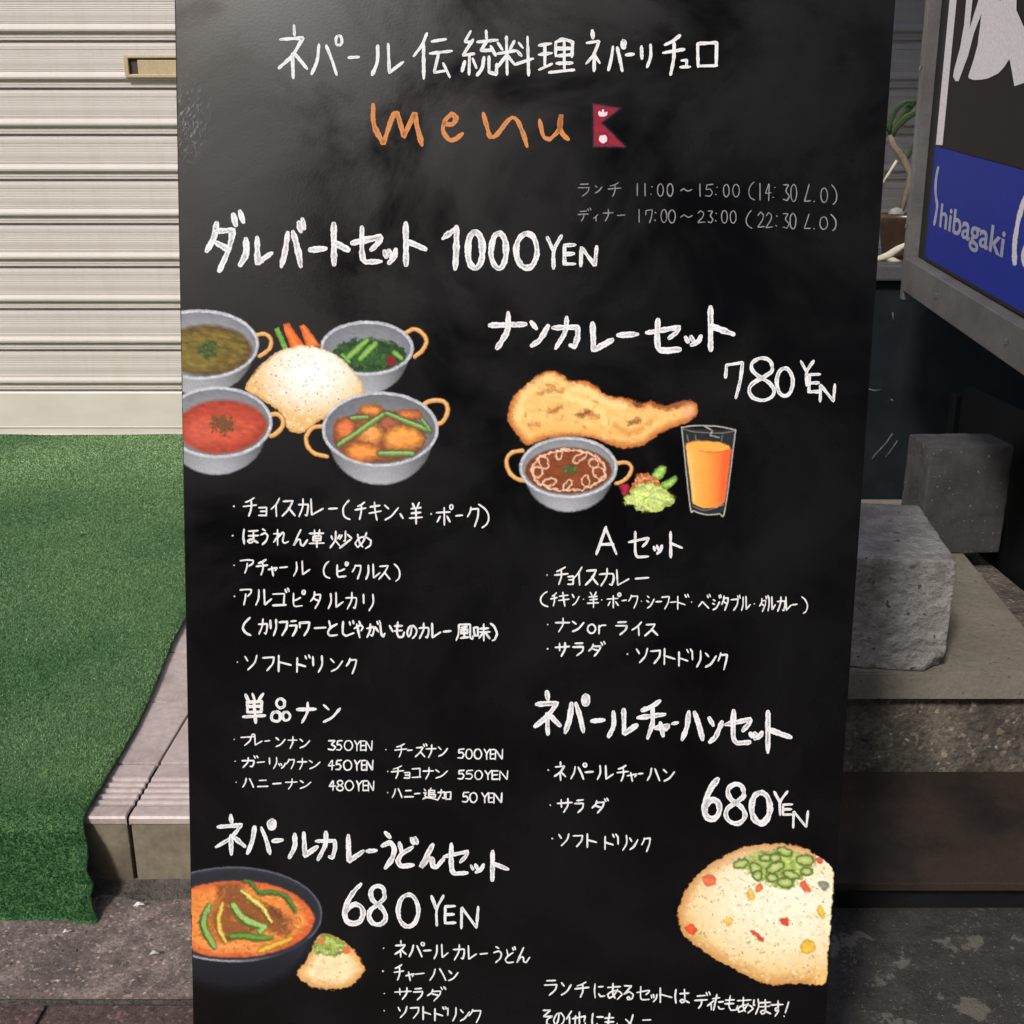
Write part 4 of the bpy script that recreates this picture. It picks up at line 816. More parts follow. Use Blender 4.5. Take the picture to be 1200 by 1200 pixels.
# ------------------------------------------------------------------ chalk pastel drawings
def lin(c): c = np.asarray(c, float) / 255; return np.where(c < .04045, c / 12.92, ((c + .055) / 1.055) ** 2.4)
class Draw:
    """a pastel drawing laid down stroke by stroke on a fine grid; the result becomes a coloured sheet on the board"""
    def __init__(s, x0, y0, x1, y1, bx=0, by=0, sc_=1.0, res=1.45):
        s.bx, s.by, s.sc = bx, by, sc_; s.res = res
        s.nx = int((x1 - x0) * res) + 1; s.ny = int((y1 - y0) * res) + 1
        xs = np.linspace(x0, x1, s.nx); ys = np.linspace(y0, y1, s.ny); s.X, s.Y = np.meshgrid(xs, ys)
        s.RGB = np.zeros((s.ny, s.nx, 3)); s.A = np.zeros((s.ny, s.nx)); s.seed = 0
        s.gr = vn(s.X * 1.4, s.Y * 1.4, 9); s.g2 = .5 + .62 * (fbm(s.X * .13 + s.Y * .05, s.Y * .30 - s.X * .06, 5, 3) - .5); s.wx = (fbm(s.X * .3, s.Y * .3, 1, 2) - .5); s.wy = (fbm(s.X * .3, s.Y * .3, 4, 2) - .5)
    def P(s, q): return np.array([s.bx + q[0] / s.sc, s.by + q[1] / s.sc])
    def lay(s, m, col, grain=.0):
        m = np.clip(m, 0, 1)
        if grain: m = m * np.clip(1 - grain + (s.gr - .35) * grain * 3.5, 0, 1)
        col = np.asarray(col, float); a = m[..., None]
        na = s.A + m * (1 - s.A); prev = s.A * (1 - m)
        s.RGB = np.where(na[..., None] > 1e-4, (col * a + s.RGB * prev[..., None]) / np.maximum(na[..., None], 1e-4), s.RGB); s.A = na
    def el(s, cx, cy, rx, ry, rot=0, wob=1.2):
        c = s.P((cx, cy)); x = s.X - c[0] + s.wx * wob; y = s.Y - c[1] + s.wy * wob
        if rot: co, si = math.cos(rot), math.sin(rot); x, y = x * co + y * si, -x * si + y * co
        rx, ry = rx / s.sc, ry / s.sc; q = np.sqrt((x / rx) ** 2 + (y / ry) ** 2) + 1e-6
        gr = np.sqrt((x / rx ** 2) ** 2 + (y / ry ** 2) ** 2) / q + 1e-6
        return (q - 1) / gr
    def pg(s, pts, wob=1.5, smooth=True):
        pts = list(pts)
        if smooth:
            e = pts[-1:] + pts + pts[:2]; o_ = []
            for i in range(1, len(e) - 2):
                p0, p1, p2, p3 = [np.array(e[k], float) for k in (i - 1, i, i + 1, i + 2)]
                for k in range(3): t_ = k / 3; o_.append(.5 * ((2 * p1) + (-p0 + p2) * t_ + (2 * p0 - 5 * p1 + 4 * p2 - p3) * t_ ** 2 + (-p0 + 3 * p1 - 3 * p2 + p3) * t_ ** 3))
            pts = o_
        pts = [s.P(q) for q in pts]; X = s.X + s.wx * wob; Y = s.Y + s.wy * wob; d = np.full(X.shape, 1e9); ins = np.zeros(X.shape, bool)
        for i in range(len(pts)):
            a, b = pts[i], pts[(i + 1) % len(pts)]; ab = b - a; L = ab.dot(ab) + 1e-9
            t_ = np.clip(((X - a[0]) * ab[0] + (Y - a[1]) * ab[1]) / L, 0, 1)
            d = np.minimum(d, np.hypot(X - a[0] - t_ * ab[0], Y - a[1] - t_ * ab[1]))
            cond = ((a[1] > Y) != (b[1] > Y)); xi = a[0] + (Y - a[1]) / (b[1] - a[1] if abs(b[1] - a[1]) > 1e-9 else 1e-9) * ab[0]
            ins ^= cond & (X < xi)
        return np.where(ins, -d, d)
    def li(s, pts, wd, wob=1.0, taper=0):
        pts = [s.P(q) for q in smooth_poly(pts, 80, 5)]; X = s.X + s.wx * wob; Y = s.Y + s.wy * wob; d = np.full(X.shape, 1e9); n = len(pts) - 1
        for i in range(n):
            a, b = pts[i], pts[i + 1]; ab = b - a; L = ab.dot(ab) + 1e-9
            t_ = np.clip(((X - a[0]) * ab[0] + (Y - a[1]) * ab[1]) / L, 0, 1)
            ww = wd / s.sc / 2 * (1 - taper * abs(2 * (i + t_) / n - 1) ** 2)
            d = np.minimum(d, np.hypot(X - a[0] - t_ * ab[0], Y - a[1] - t_ * ab[1]) - ww)
        return d
    @staticmethod
    def m(d, soft=1.2): return np.clip(.5 - d / soft, 0, 1)
    def fill(s, d, col, soft=1.3, grain=0, op=1): s.lay(s.m(d, soft) * op, col, grain)
    def shade(s, d, c_in, c_out, reach, soft=1.3, op=1, tex=.12, grain=0):
        k = np.clip(1 + d / reach, 0, 1)[..., None]; col = np.array(c_in, float) * (1 - k) + np.array(c_out, float) * k
        col = col * (1 + tex * 2 * (s.g2[..., None] - .5)); s.lay(s.m(d, soft) * op, col, grain)
    def specks(s, d, n, col, r=(1, 2.5), op=.8, rs_=0, inset=2, el=1.6):
        rr = np.random.RandomState(rs_); ok = np.argwhere(d < -inset)
        if len(ok) == 0: return
        for k in range(n):
            j, i = ok[rr.randint(len(ok))]; cx, cy = s.X[j, i], s.Y[j, i]; r_ = rr.uniform(*r); a = rr.rand() * 3.14; e_ = rr.uniform(1, el)
            w_ = int((r_ * e_ + 3) * s.res); js = slice(max(0, j - w_), j + w_); iss = slice(max(0, i - w_), i + w_)
            x = s.X[js, iss] - cx; y = s.Y[js, iss] - cy; x, y = x * math.cos(a) + y * math.sin(a), -x * math.sin(a) + y * math.cos(a)
            dd = (np.hypot(x / e_, y) - r_ * .5); m_ = np.clip(.5 - dd / 1.1, 0, 1) * op * rr.uniform(.35, 1)
            c_ = np.array(col[rr.randint(len(col))] if isinstance(col[0], (tuple, list)) else col, float); b_ = s.RGB[js, iss]
            s.RGB[js, iss] = b_ * (1 - m_[..., None]) + c_ * m_[..., None]
    def build(s, name, label, gain=1.06, z=.00025):
        leftx = 204.8 + 21 * s.Y / 1200 + .8
        A = s.A * (s.X > leftx); keep = A > .015
        use = keep.copy(); q = keep[:-1, :-1] | keep[1:, :-1] | keep[:-1, 1:] | keep[1:, 1:]
        q &= (s.X[:-1, :-1] > leftx[:-1, :-1])
        r_ = np.stack([(s.X - 600) / F, (s.Y - 600) / F, np.ones_like(s.X)], -1)
        wv = np.stack([r_[..., 0], r_[..., 2] * cp - r_[..., 1] * sp, -r_[..., 2] * sp - r_[..., 1] * cp], -1)
        nr = np.array(NR); tt = (P0 - CAM).dot(NR) / (wv @ nr); Q = wv * tt[..., None] + np.array(CAM) - np.array(P0)
        U_ = Q @ np.array(RT); V_ = Q @ np.array(UP)
        idx = np.arange(s.X.size).reshape(s.X.shape)
        js, is_ = np.nonzero(q); f = np.stack([idx[js, is_], idx[js + 1, is_], idx[js + 1, is_ + 1], idx[js, is_ + 1]], 1)
        un, inv = np.unique(f, return_inverse=True); f = inv.reshape(f.shape)
        co = np.stack([U_.ravel()[un], V_.ravel()[un], np.full(len(un), z)], 1)
        me = bpy.data.meshes.new(name); me.vertices.add(len(un)); me.vertices.foreach_set('co', co.ravel())
        nf = len(f); me.loops.add(nf * 4); me.loops.foreach_set('vertex_index', f.ravel().astype(np.int32)); me.polygons.add(nf)
        me.polygons.foreach_set('loop_start', np.arange(0, nf * 4, 4)); me.polygons.foreach_set('loop_total', np.full(nf, 4)); me.update(calc_edges=True)
        ca = me.color_attributes.new('col', 'FLOAT_COLOR', 'POINT'); cc = np.ones((len(un), 4), np.float32)
        cc[:, :3] = lin(np.clip(s.RGB.reshape(-1, 3)[un], 0, 255)) * gain; cc[:, 3] = A.ravel()[un]; ca.data.foreach_set('color', cc.ravel())
        o = link(name, me, M['pastel'], board); o['label'] = label
        return o
def pot_bowl(D, cx, cy, rx, ry, bcx, bcy, brx, bry, inner=(118, 121, 128)):
    body = np.maximum(D.el(bcx, bcy, brx, bry), -(D.Y - D.P((0, cy))[1]))
    yk = np.clip((D.Y - D.P((0, cy))[1]) / ((bcy + bry - cy) / D.sc), 0, 1)[..., None]
    xk = np.clip(abs(D.X - D.P((cx, 0))[0] + 6) / (brx / D.sc), 0, 1)[..., None]
    col = np.array([176, 178, 183.]) * (1 - xk ** 2 * .38) * (1 - .30 * (1 - yk) * 1.0) * (1 + .10 * (D.g2[..., None] - .5))
    D.lay(D.m(body, 3.0), col, .10)
    r_ = D.el(cx, cy, rx, ry); D.shade(r_, np.array(inner) * 1.05, np.array(inner) * .92, 14)
    return r_
def rim(D, r_, w_=3.4, col=(228, 230, 236)):
    D.lay(D.m(abs(r_ + .3) - w_ / 2, 1.6) * np.clip(.62 + .9 * (D.g2 - .3), 0, 1), col, .25)
    D.lay(D.m(abs(r_ - 1.2) - .7, 1.2) * .6, np.array(col) * .72, .3)
def handle(D, pts, w_=19):
    d = D.li(pts, w_); D.fill(d, (150, 95, 45), 1.6, .1); D.fill(D.li(pts, w_ * .72, 1.0), (226, 170, 98), 1.6, .15); D.fill(D.li([(a - 2, b - 4) for a, b in pts], w_ * .25), (246, 212, 150), 1.6, .3, .8)

# ---- drawing 1: four bowls round a mound of rice
D = Draw(205, 352, 532, 582, 200, 350, 3.529)
handle(D, [(345, 152), (390, 146), (415, 170), (408, 208), (368, 238)])
r_ = pot_bowl(D, 120, 190, 240, 140, 120, 210, 226, 185, (134, 137, 142))
sp_s = D.el(150, 213, 186, 104); D.shade(sp_s, (116, 98, 42), (88, 70, 42), 12, 5, 1, .5); D.fill(D.el(90, 250, 90, 50), (132, 114, 52), 12, .2, .5)
D.lay(D.m(D.li([(70, 262), (110, 280), (180, 268)], 7), 3) * .5, (160, 145, 80), .4)
hb = D.el(155, 208, 44, 38, 0, 9); D.shade(hb, (62, 84, 40), (80, 86, 38), 7, 4, .9, .6); D.specks(hb, 60, [(44, 66, 34), (90, 110, 60), (110, 120, 70)], (1, 2.4), .8, 1, -1); rim(D, r_)
handle(D, [(970, 142), (1005, 126), (1040, 142), (1058, 178), (1040, 215), (1010, 240)])
r_ = pot_bowl(D, 812, 205, 188, 108, 815, 225, 168, 166, (124, 126, 132))
gs_ = np.maximum(D.el(818, 238, 158, 72, 0, 8), r_ + 3); D.shade(gs_, (42, 78, 34), (30, 54, 26), 10, 4, 1, .6)
D.specks(gs_, 160, [(30, 55, 25), (60, 100, 45), (85, 125, 60)], (1.2, 3), .6, 2, 2, 3.5)
for a, b, w_ in (((728, 248), (812, 172), 26), ((785, 248), (846, 186), 26), ((925, 222), (955, 246), 20), ((740, 262), (712, 232), 14)):
    D.fill(D.li([a, b], w_, 2, .15), (88, 132, 52), 2); D.fill(D.li([a, b], w_ * .6, 2, .2), (146, 190, 92), 2.5, .2)
D.fill(D.pg([(895, 240), (915, 235), (935, 268), (900, 278)]), (128, 26, 42), 2); rim(D, r_)
for pts, c_ in (([(428, 125), (448, 118), (486, 200), (462, 210)], (118, 168, 66)), ([(466, 104), (490, 102), (520, 145), (556, 195), (500, 210), (468, 130)], (226, 104, 44)), ([(533, 112), (552, 105), (590, 150), (622, 198), (560, 200)], (228, 112, 50))):
    d = D.pg(pts, 1.5, False); D.shade(d, np.array(c_) * 1.08, np.array(c_) * .8, 4, 1.5, 1, .3)
D.lay(D.m(D.li([(472, 118), (520, 190)], 6), 2) * .6, (250, 165, 100), .3); D.lay(D.m(D.li([(545, 118), (600, 185)], 6), 2) * .6, (250, 170, 105), .3)
rc = D.pg([(310, 372), (345, 308), (400, 252), (460, 212), (540, 194), (620, 205), (690, 235), (740, 280), (778, 330), (800, 388), (750, 425), (690, 460), (640, 490), (600, 515), (545, 555), (490, 542), (462, 490), (430, 450), (370, 412)], 3.5)
k = np.clip(np.hypot((D.X - D.P((585, 0))[0]) / 70, (D.Y - D.P((0, 300))[1]) / 56), 0, 1)[..., None] ** 2.2
col = np.array([255, 254, 250.]) * (1 - k) + np.array([232, 186, 120.]) * k; D.lay(D.m(rc, 1.8), col * (1 + .10 * (D.g2[..., None] - .5)), .06)
D.lay(D.m(abs(rc + 1) - 1, 2) * .5, (170, 112, 58), .4); D.specks(rc, 110, [(120, 125, 110), (150, 150, 130), (196, 160, 110), (90, 100, 90)], (.7, 1.8), .8, 3, 5, 2); D.specks(rc, 260, [(255, 253, 246), (240, 215, 165)], (1, 3), .6, 4, 3, 2.4)
handle(D, [(408, 482), (440, 478), (464, 500), (458, 535), (432, 560), (415, 568)], 22)
r_ = pot_bowl(D, 195, 512, 220, 143, 190, 545, 205, 182, (128, 130, 136))
so = np.maximum(D.el(215, 532, 186, 112), r_ + 4); D.shade(so, (196, 82, 58), (158, 58, 40), 18, 5, 1, .28)
D.fill(D.el(120, 560, 70, 50), (206, 98, 80), 14, .2, .55); D.fill(D.el(250, 470, 110, 26), (176, 66, 46), 8, .1, .6)
hb = D.el(215, 518, 46, 30, .3, 11); D.fill(hb, (96, 70, 38), 4, .1, .85); D.specks(hb, 60, [(60, 66, 34), (120, 90, 50)], (1, 2.4), .9, 5, -3); rim(D, r_)
handle(D, [(628, 526), (585, 536), (560, 575), (570, 615), (600, 642), (646, 652)], 20); handle(D, [(1040, 442), (1080, 422), (1130, 426), (1146, 462), (1128, 505), (1098, 522)], 20)
r_ = pot_bowl(D, 867, 540, 235, 150, 868, 580, 212, 188, (112, 114, 120))
sa = np.maximum(D.el(865, 572, 192, 112, 0, 6), r_ + 4); D.shade(sa, (150, 82, 52), (128, 66, 44), 12, 4, 1, .4)
for cx, cy, a, b, cc in ((905, 520, 52, 44, (150, 82, 62)), (830, 462, 50, 26, (206, 124, 62)), (985, 482, 56, 27, (200, 112, 62)), (722, 545, 52, 56, (196, 104, 60)), (828, 560, 56, 52, (218, 142, 74)), (960, 578, 86, 58, (222, 142, 66)), (795, 635, 78, 44, (216, 130, 62))):
    d = D.el(cx, cy, a, b, 0, 5); D.shade(d, np.array(cc) * 1.10, np.array(cc) * .66, 9, 1.8, 1, .25); D.fill(D.el(cx - a * .15, cy - b * .3, a * .45, b * .3, 0, 4), np.minimum(np.array(cc) * 1.25, 250), 7, .3, .6)
for a, b, w_ in (((695, 604), (888, 474), 24), ((892, 474), (1070, 546), 22), ((748, 495), (815, 490), 18), ((865, 640), (1000, 640), 26), ((1040, 500), (1072, 545), 14)):
    D.fill(D.li([a, b], w_ + 4, 1.8, .12), (62, 76, 38), 3.0, .1, .9); D.fill(D.li([a, b], w_ * .8, 1.8, .15), (112, 150, 76), 2.6, .15); D.fill(D.li([(a[0], a[1] - 3), (b[0], b[1] - 3)], w_ * .3, 1.5), (168, 204, 120), 2, .3)
rim(D, r_)
D.build('food_drawing', 'chalk drawing of four handled bowls round a mound of rice')

# ---- drawing 2: naan, curry bowl, salad, glass of juice
D = Draw(586, 428, 870, 610, 560, 350, 3.75)
nn_ = D.pg([(132, 505), (148, 450), (180, 405), (240, 360), (285, 324), (340, 320), (382, 345), (412, 364), (470, 360), (520, 385), (560, 422), (620, 433), (680, 445), (712, 462), (760, 450), (815, 470), (880, 455), (930, 448), (962, 468), (965, 502), (935, 535), (880, 558), (800, 592), (740, 636), (680, 656), (600, 648), (500, 612), (400, 605), (300, 615), (240, 640), (205, 636), (165, 590), (140, 552)], 3)
D.shade(nn_, (244, 194, 116), (184, 100, 44), 10, 2.2, 1, .12)
for pts, w_, c_, op in (([(180, 520), (200, 430), (280, 360), (340, 350), (380, 380)], 34, (250, 214, 140), .8), ([(420, 390), (500, 410), (560, 450), (640, 470)], 36, (250, 220, 152), .8), ([(240, 580), (380, 570), (500, 580), (620, 600), (700, 590)], 40, (236, 180, 98), .7), ([(300, 410), (380, 420), (520, 480), (560, 540)], 30, (252, 222, 150), .7), ([(720, 500), (780, 490), (860, 520)], 30, (240, 190, 110), .7), ([(600, 560), (680, 590), (760, 540)], 26, (214, 140, 72), .7),
                     ([(270, 420), (320, 405), (370, 410)], 14, (168, 94, 46), .8), ([(310, 500), (360, 480)], 20, (156, 86, 44), .8), ([(230, 550), (270, 555)], 14, (170, 98, 52), .7), ([(450, 510), (490, 500)], 20, (112, 56, 26), .9), ([(490, 512), (530, 520)], 14, (176, 100, 48), .8), ([(670, 545), (705, 538)], 18, (110, 54, 26), .9), ([(690, 462), (712, 470)], 14, (80, 38, 18), .9), ([(770, 462), (830, 478), (860, 472)], 14, (120, 60, 28), .8), ([(870, 470), (930, 455)], 16, (120, 66, 40), .8), ([(300, 378), (340, 388)], 10, (150, 84, 40), .8)):
    D.lay(D.m(D.li(pts, w_, 6), 5) * op, c_, .12)
D.fill(D.el(920, 490, 32, 26, 0, 3), (232, 170, 128), 5, .2, .8); D.specks(nn_, 120, [(252, 224, 160), (190, 120, 60), (236, 170, 90)], (1.5, 4), .4, 7, 4, 3)
handle(D, [(196, 668), (150, 676), (126, 712), (138, 762), (170, 790), (202, 800)], 20); handle(D, [(612, 722), (655, 720), (676, 744), (660, 782), (628, 806), (608, 812)], 18)
r_ = pot_bowl(D, 398, 742, 210, 130, 400, 775, 190, 160, (140, 142, 146))
so = np.maximum(D.el(398, 760, 190, 106), r_ + 4); D.shade(so, (132, 66, 32), (108, 50, 26), 10, 3, 1, .25)
lp = []
for k in range(200):
    a = 2 * math.pi * k / 199; ph = 9 * a; rr = 1 - .14 * (1 - math.cos(ph)); lp.append((398 + 162 * rr * math.cos(a + .12 * math.sin(ph)) , 752 + 92 * rr * math.sin(a + .12 * math.sin(ph))))
cps = [math.pi * 2 * (k + .3) / 9 for k in range(9)]
d = D.el(398, 754, 160, 90, 0, 5); D.lay(D.m(abs(d) - 1.25, 1.5), (240, 204, 176), .25)
for a in cps:
    cx, cy = 398 + (132 + 9 * math.sin(a * 5)) * math.cos(a), 754 + (66 + 7 * math.cos(a * 3)) * math.sin(a); e_ = D.el(cx, cy, 27 + 6 * math.sin(a * 4), 17 + 5 * math.cos(a * 2), a + .6, 3.5); D.lay(D.m(abs(e_) - 1.15, 1.4), (236, 198, 168), .25)
hb = D.el(404, 750, 34, 20, 0, 7); D.fill(hb, (70, 92, 40), 3, .2); D.specks(hb, 40, [(50, 72, 30), (110, 120, 60)], (1, 2), .8, 5, -1); rim(D, r_, 3)
for pts, c_ in (([(766, 772), (790, 740), (812, 730), (828, 748), (812, 785), (780, 800)], (136, 178, 84)), ([(808, 812), (840, 790), (872, 775), (872, 805), (846, 830), (820, 835)], (132, 172, 78)), ([(622, 822), (640, 812), (664, 816), (660, 862), (636, 868)], (150, 26, 48))):
    d = D.pg(pts, 3); D.shade(d, np.array(c_) * 1.2, np.array(c_) * .7, 4, 2, 1, .4)
sl = D.pg([(642, 880), (668, 850), (690, 800), (730, 790), (780, 800), (825, 835), (862, 870), (862, 905), (830, 912), (800, 930), (740, 935), (695, 925), (690, 905), (655, 905)], 7); D.shade(sl, (198, 214, 118), (150, 160, 76), 6, 2.4, 1, .5)
D.specks(sl, 150, [(228, 238, 160), (120, 150, 60), (236, 240, 190), (170, 190, 90)], (1, 2.4), .8, 8, 1, 5)
og = D.pg([(672, 835), (700, 775), (730, 765), (775, 785), (800, 815), (760, 810), (720, 815)], 6); D.shade(og, (232, 150, 90), (176, 92, 50), 5, 2.4, 1, .5); D.specks(og, 40, [(250, 190, 130), (120, 60, 40)], (1, 2), .8, 2, 1, 4)
gl = D.pg([(896, 568), (1132, 578), (1088, 925), (1060, 945), (1000, 948), (945, 930), (932, 905)], 1, False); D.fill(gl, (40, 40, 44), 1.5, 0, .85)
ju = D.pg([(912, 645), (960, 628), (1060, 632), (1116, 660), (1086, 895), (1050, 918), (990, 922), (944, 900)], 1.2, False)
kx = np.clip((D.X - D.P((920, 0))[0]) / (190 / D.sc), 0, 1)[..., None]
col = np.where(kx < .45, np.array([250, 186, 92.]) * (1 - kx / .45) + np.array([246, 160, 66.]) * kx / .45, np.array([246, 160, 66.]) * (1 - (kx - .45) / .55) + np.array([232, 92, 44.]) * (kx - .45) / .55)
D.lay(D.m(ju, 1.6), col * (1 + .08 * (D.g2[..., None] - .5))); D.fill(D.el(1012, 648, 98, 22, .08, 2), (248, 172, 74), 2.5, .05)
D.lay(D.m(D.li([(975, 670), (1040, 676), (1095, 668)], 5, 2), 2) * .5, (170, 70, 30)); D.lay(D.m(D.li([(1085, 690), (1070, 880)], 24, 3), 6) * .5, (236, 84, 40), .1)
D.lay(D.m(D.li([(930, 680), (950, 880)], 14, 2), 4) * .5, (254, 212, 140), .2)
for pts, w_, op in (([(896, 566), (932, 905), (950, 932), (1000, 948), (1060, 945), (1086, 925), (1132, 578)], 5, .9), ([(896, 566), (960, 558), (1060, 562), (1132, 578)], 5, .85), ([(900, 572), (960, 586), (1070, 590), (1130, 580)], 4, .6), ([(1000, 562), (1030, 580), (1020, 600), (1060, 610)], 7, .7), ([(920, 600), (925, 625)], 6, .5), ([(955, 600), (958, 620)], 5, .5), ([(1075, 600), (1070, 625)], 5, .5), ([(945, 912), (1000, 930), (1080, 905)], 4, .6)):
    D.lay(D.m(D.li(pts, w_, .6), 1.3) * op, (214, 208, 196), .25)
D.build('food_drawing', 'chalk drawing of naan, curry bowl, salad and a glass of orange juice')

# ---- drawing 3: black bowl of curry noodles with a small mound of rice
D = Draw(214, 1008, 430, 1172, 210, 1000, 5.217)
body = np.maximum(D.el(340, 440, 500, 400), -(D.Y - D.P((0, 400))[1])); yk = np.clip((D.Y - D.P((0, 560))[1]) / 56, 0, 1)[..., None]
D.lay(D.m(body, 16) * .95, np.array([34, 36, 46.]) * (1 - yk) + np.array([14, 14, 18.]) * yk)
r_ = D.el(330, 372, 545, 292); D.shade(r_, (38, 39, 46), (52, 54, 64), 6, 1.6, 1, .2); D.lay(D.m(abs(r_ + 1.2) - 1.0, 1.6) * .55 * (D.Y < D.P((0, 520))[1]), (128, 130, 142), .3)
D.lay(D.m(abs(r_ + 1.0) - 1.3, 1.6) * np.clip((D.P((620, 0))[0] - D.X) / 60, 0, 1) * (D.Y > D.P((0, 520))[1]), (168, 164, 176), .3)
so = np.maximum(D.pg([(-60, 300), (60, 215), (200, 180), (350, 165), (520, 180), (660, 225), (760, 290), (822, 370), (820, 440), (760, 520), (660, 580), (520, 625), (360, 650), (200, 635), (80, 595), (-40, 520)], 2), r_ + 5)
D.shade(so, (226, 136, 62), (204, 92, 48), 12, 2.5, 1, .3)
for pts, w_, c_, op in (([(100, 230), (200, 205), (300, 200)], 50, (232, 132, 66), .6), ([(300, 190), (330, 300), (420, 350), (560, 400), (640, 430)], 150, (104, 62, 34), .75), ([(260, 400), (300, 480), (420, 440)], 120, (110, 66, 36), .75), ([(230, 300), (200, 420), (230, 520)], 50, (140, 84, 40), .6), ([(560, 330), (610, 360)], 14, (70, 40, 24), .8), ([(560, 370), (620, 390)], 12, (70, 40, 24), .7), ([(600, 430), (680, 440)], 14, (110, 60, 32), .7), ([(790, 390), (800, 470), (740, 520)], 40, (222, 84, 56), .7), ([(620, 330), (700, 400), (680, 450)], 44, (234, 140, 70), .7), ([(200, 590), (350, 570), (480, 590)], 40, (238, 160, 100), .55), ([(480, 200), (600, 215), (700, 260)], 30, (224, 110, 52), .6)):
    D.lay(D.m(np.maximum(D.li(pts, w_, 7), so + 3), 6) * op, c_, .12)
D.specks(so, 170, [(240, 160, 80), (150, 90, 44), (90, 54, 30), (250, 190, 120)], (1, 3), .45, 11, 4, 4)
for pts, w_, c1, c2 in (([(180, 320), (150, 400), (160, 480), (215, 570)], 48, (56, 78, 34), (150, 186, 96)), ([(262, 310), (240, 400), (250, 480), (282, 545)], 34, (120, 90, 30), (240, 206, 100)), ([(325, 315), (380, 390), (450, 430), (520, 450), (490, 480)], 52, (66, 96, 40), (168, 202, 110)), ([(380, 235), (440, 280), (510, 340), (560, 420)], 36, (90, 80, 30), (244, 222, 120)), ([(395, 170), (440, 185), (490, 238), (560, 240), (640, 258), (690, 320), (708, 360)], 26, (30, 66, 26), (90, 140, 66)), ([(310, 510), (400, 505), (480, 520), (560, 515)], 40, (40, 80, 30), (110, 158, 60)), ([(490, 600), (560, 570), (680, 525)], 38, (150, 110, 30), (234, 188, 66))):
    D.fill(D.li(pts, w_ * 1.12, 3, .35), c1, 3.2, .05); D.fill(D.li([(a + 4, b - 3) for a, b in pts], w_ * .68, 3, .3), c2, 2.6, .15)
rc = D.pg([(718, 738), (745, 690), (775, 655), (808, 590), (840, 520), (885, 490), (960, 510), (1040, 560), (1085, 610), (1118, 670), (1132, 722), (1100, 762), (1075, 785), (1030, 818), (930, 832), (830, 818), (775, 795)], 4)
D.shade(rc, (248, 220, 170), (214, 152, 84), 12, 2, 1, .16); gt = np.maximum(D.pg([(820, 600), (845, 520), (890, 492), (960, 512), (1030, 560), (1000, 600), (950, 630), (880, 620)], 6), rc + 1); D.shade(gt, (160, 176, 86), (120, 140, 60), 6, 3, 1, .5)
D.specks(gt, 80, [(86, 110, 44), (200, 212, 130), (110, 140, 60)], (1, 2.6), .8, 12, 0, 2.4)
for q in ([(840, 530), (880, 515), (885, 540), (850, 548)], [(1000, 580), (1040, 570), (1048, 608), (1010, 615)]): D.fill(D.pg(q, 2), (216, 116, 66), 2)
D.specks(rc, 60, [(180, 160, 110), (150, 150, 110), (255, 240, 210), (214, 160, 96)], (1, 2.2), .7, 13, 5, 2)
D.build('food_drawing', 'chalk drawing of a black bowl of curry noodles beside a small rice mound')

# ---- drawing 4: large mound of fried rice
D = Draw(790, 984, 985, 1158, 780, 970, 5.4545)
rc = D.pg([(78, 560), (92, 490), (130, 400), (185, 322), (250, 262), (340, 202), (440, 146), (540, 115), (650, 102), (780, 106), (880, 126), (950, 165), (1015, 205), (1052, 245), (1073, 290)] + [(1066, 450), (1050, 650), (1034, 850), (1022, 990)] + [(930, 1002), (850, 994), (700, 1003), (600, 985), (500, 935), (400, 882), (280, 812), (180, 742), (112, 682)], 3.5, True)
k = np.clip(np.hypot((D.X - D.P((760, 0))[0]) / 132, (D.Y - D.P((0, 450))[1]) / 98), 0, 1)[..., None] ** 2.6
edge = np.clip(1 + rc / 16, 0, 1)[..., None] * (D.X < D.P((960, 0))[0])[..., None]
col = np.array([253, 243, 216.]) * (1 - k) + np.array([236, 188, 110.]) * k; col = col * (1 - .75 * edge) + np.array([196, 134, 72.]) * .75 * edge
D.lay(D.m(rc, 1.8), col * (1 + .14 * (D.g2[..., None] - .5)), .04)
D.specks(rc, 520, [(255, 248, 226), (240, 214, 160), (224, 180, 110), (250, 232, 190)], (1.5, 3.6), .5, 21, 4, 2.6)
D.specks(rc, 150, [(130, 132, 112), (150, 146, 116), (176, 160, 110)], (1, 3), .6, 22, 6, 2.2); D.specks(rc, 60, [(60, 66, 56), (50, 50, 46)], (.6, 1.5), .8, 23, 6, 2)
gt = np.maximum(D.pg([(440, 240), (500, 190), (620, 150), (740, 140), (850, 160), (940, 190), (930, 290), (850, 330), (800, 385), (700, 380), (640, 350), (560, 330), (520, 270)], 9), rc + 2); D.shade(gt, (168, 186, 96), (150, 164, 84), 8, 4, .95, .5)
D.specks(gt, 90, [(206, 214, 140), (130, 150, 70), (110, 136, 60)], (2, 5), .6, 24, 1, 2)
for cx, cy, a, b, ro in ((480, 230, 48, 26, -.3), (575, 260, 40, 30, .7), (585, 305, 30, 30, 0), (700, 255, 60, 30, -.4), (760, 150, 50, 24, .3), (890, 205, 56, 32, 0), (800, 300, 52, 26, .3), (765, 350, 50, 30, 0), (640, 190, 40, 20, 0), (700, 190, 34, 26, 0), (680, 320, 36, 26, 0), (900, 280, 34, 26, 0)):
    e_ = D.el(cx, cy, a, b, ro, 3); D.fill(e_, (172, 190, 104), 2.5, 0, .7); D.lay(D.m(abs(e_) - 1.3, 1.6) * .85, (78, 98, 44), .2); D.fill(D.el(cx, cy, a * .45, b * .4, ro, 2), (206, 214, 146), 3, 0, .7)
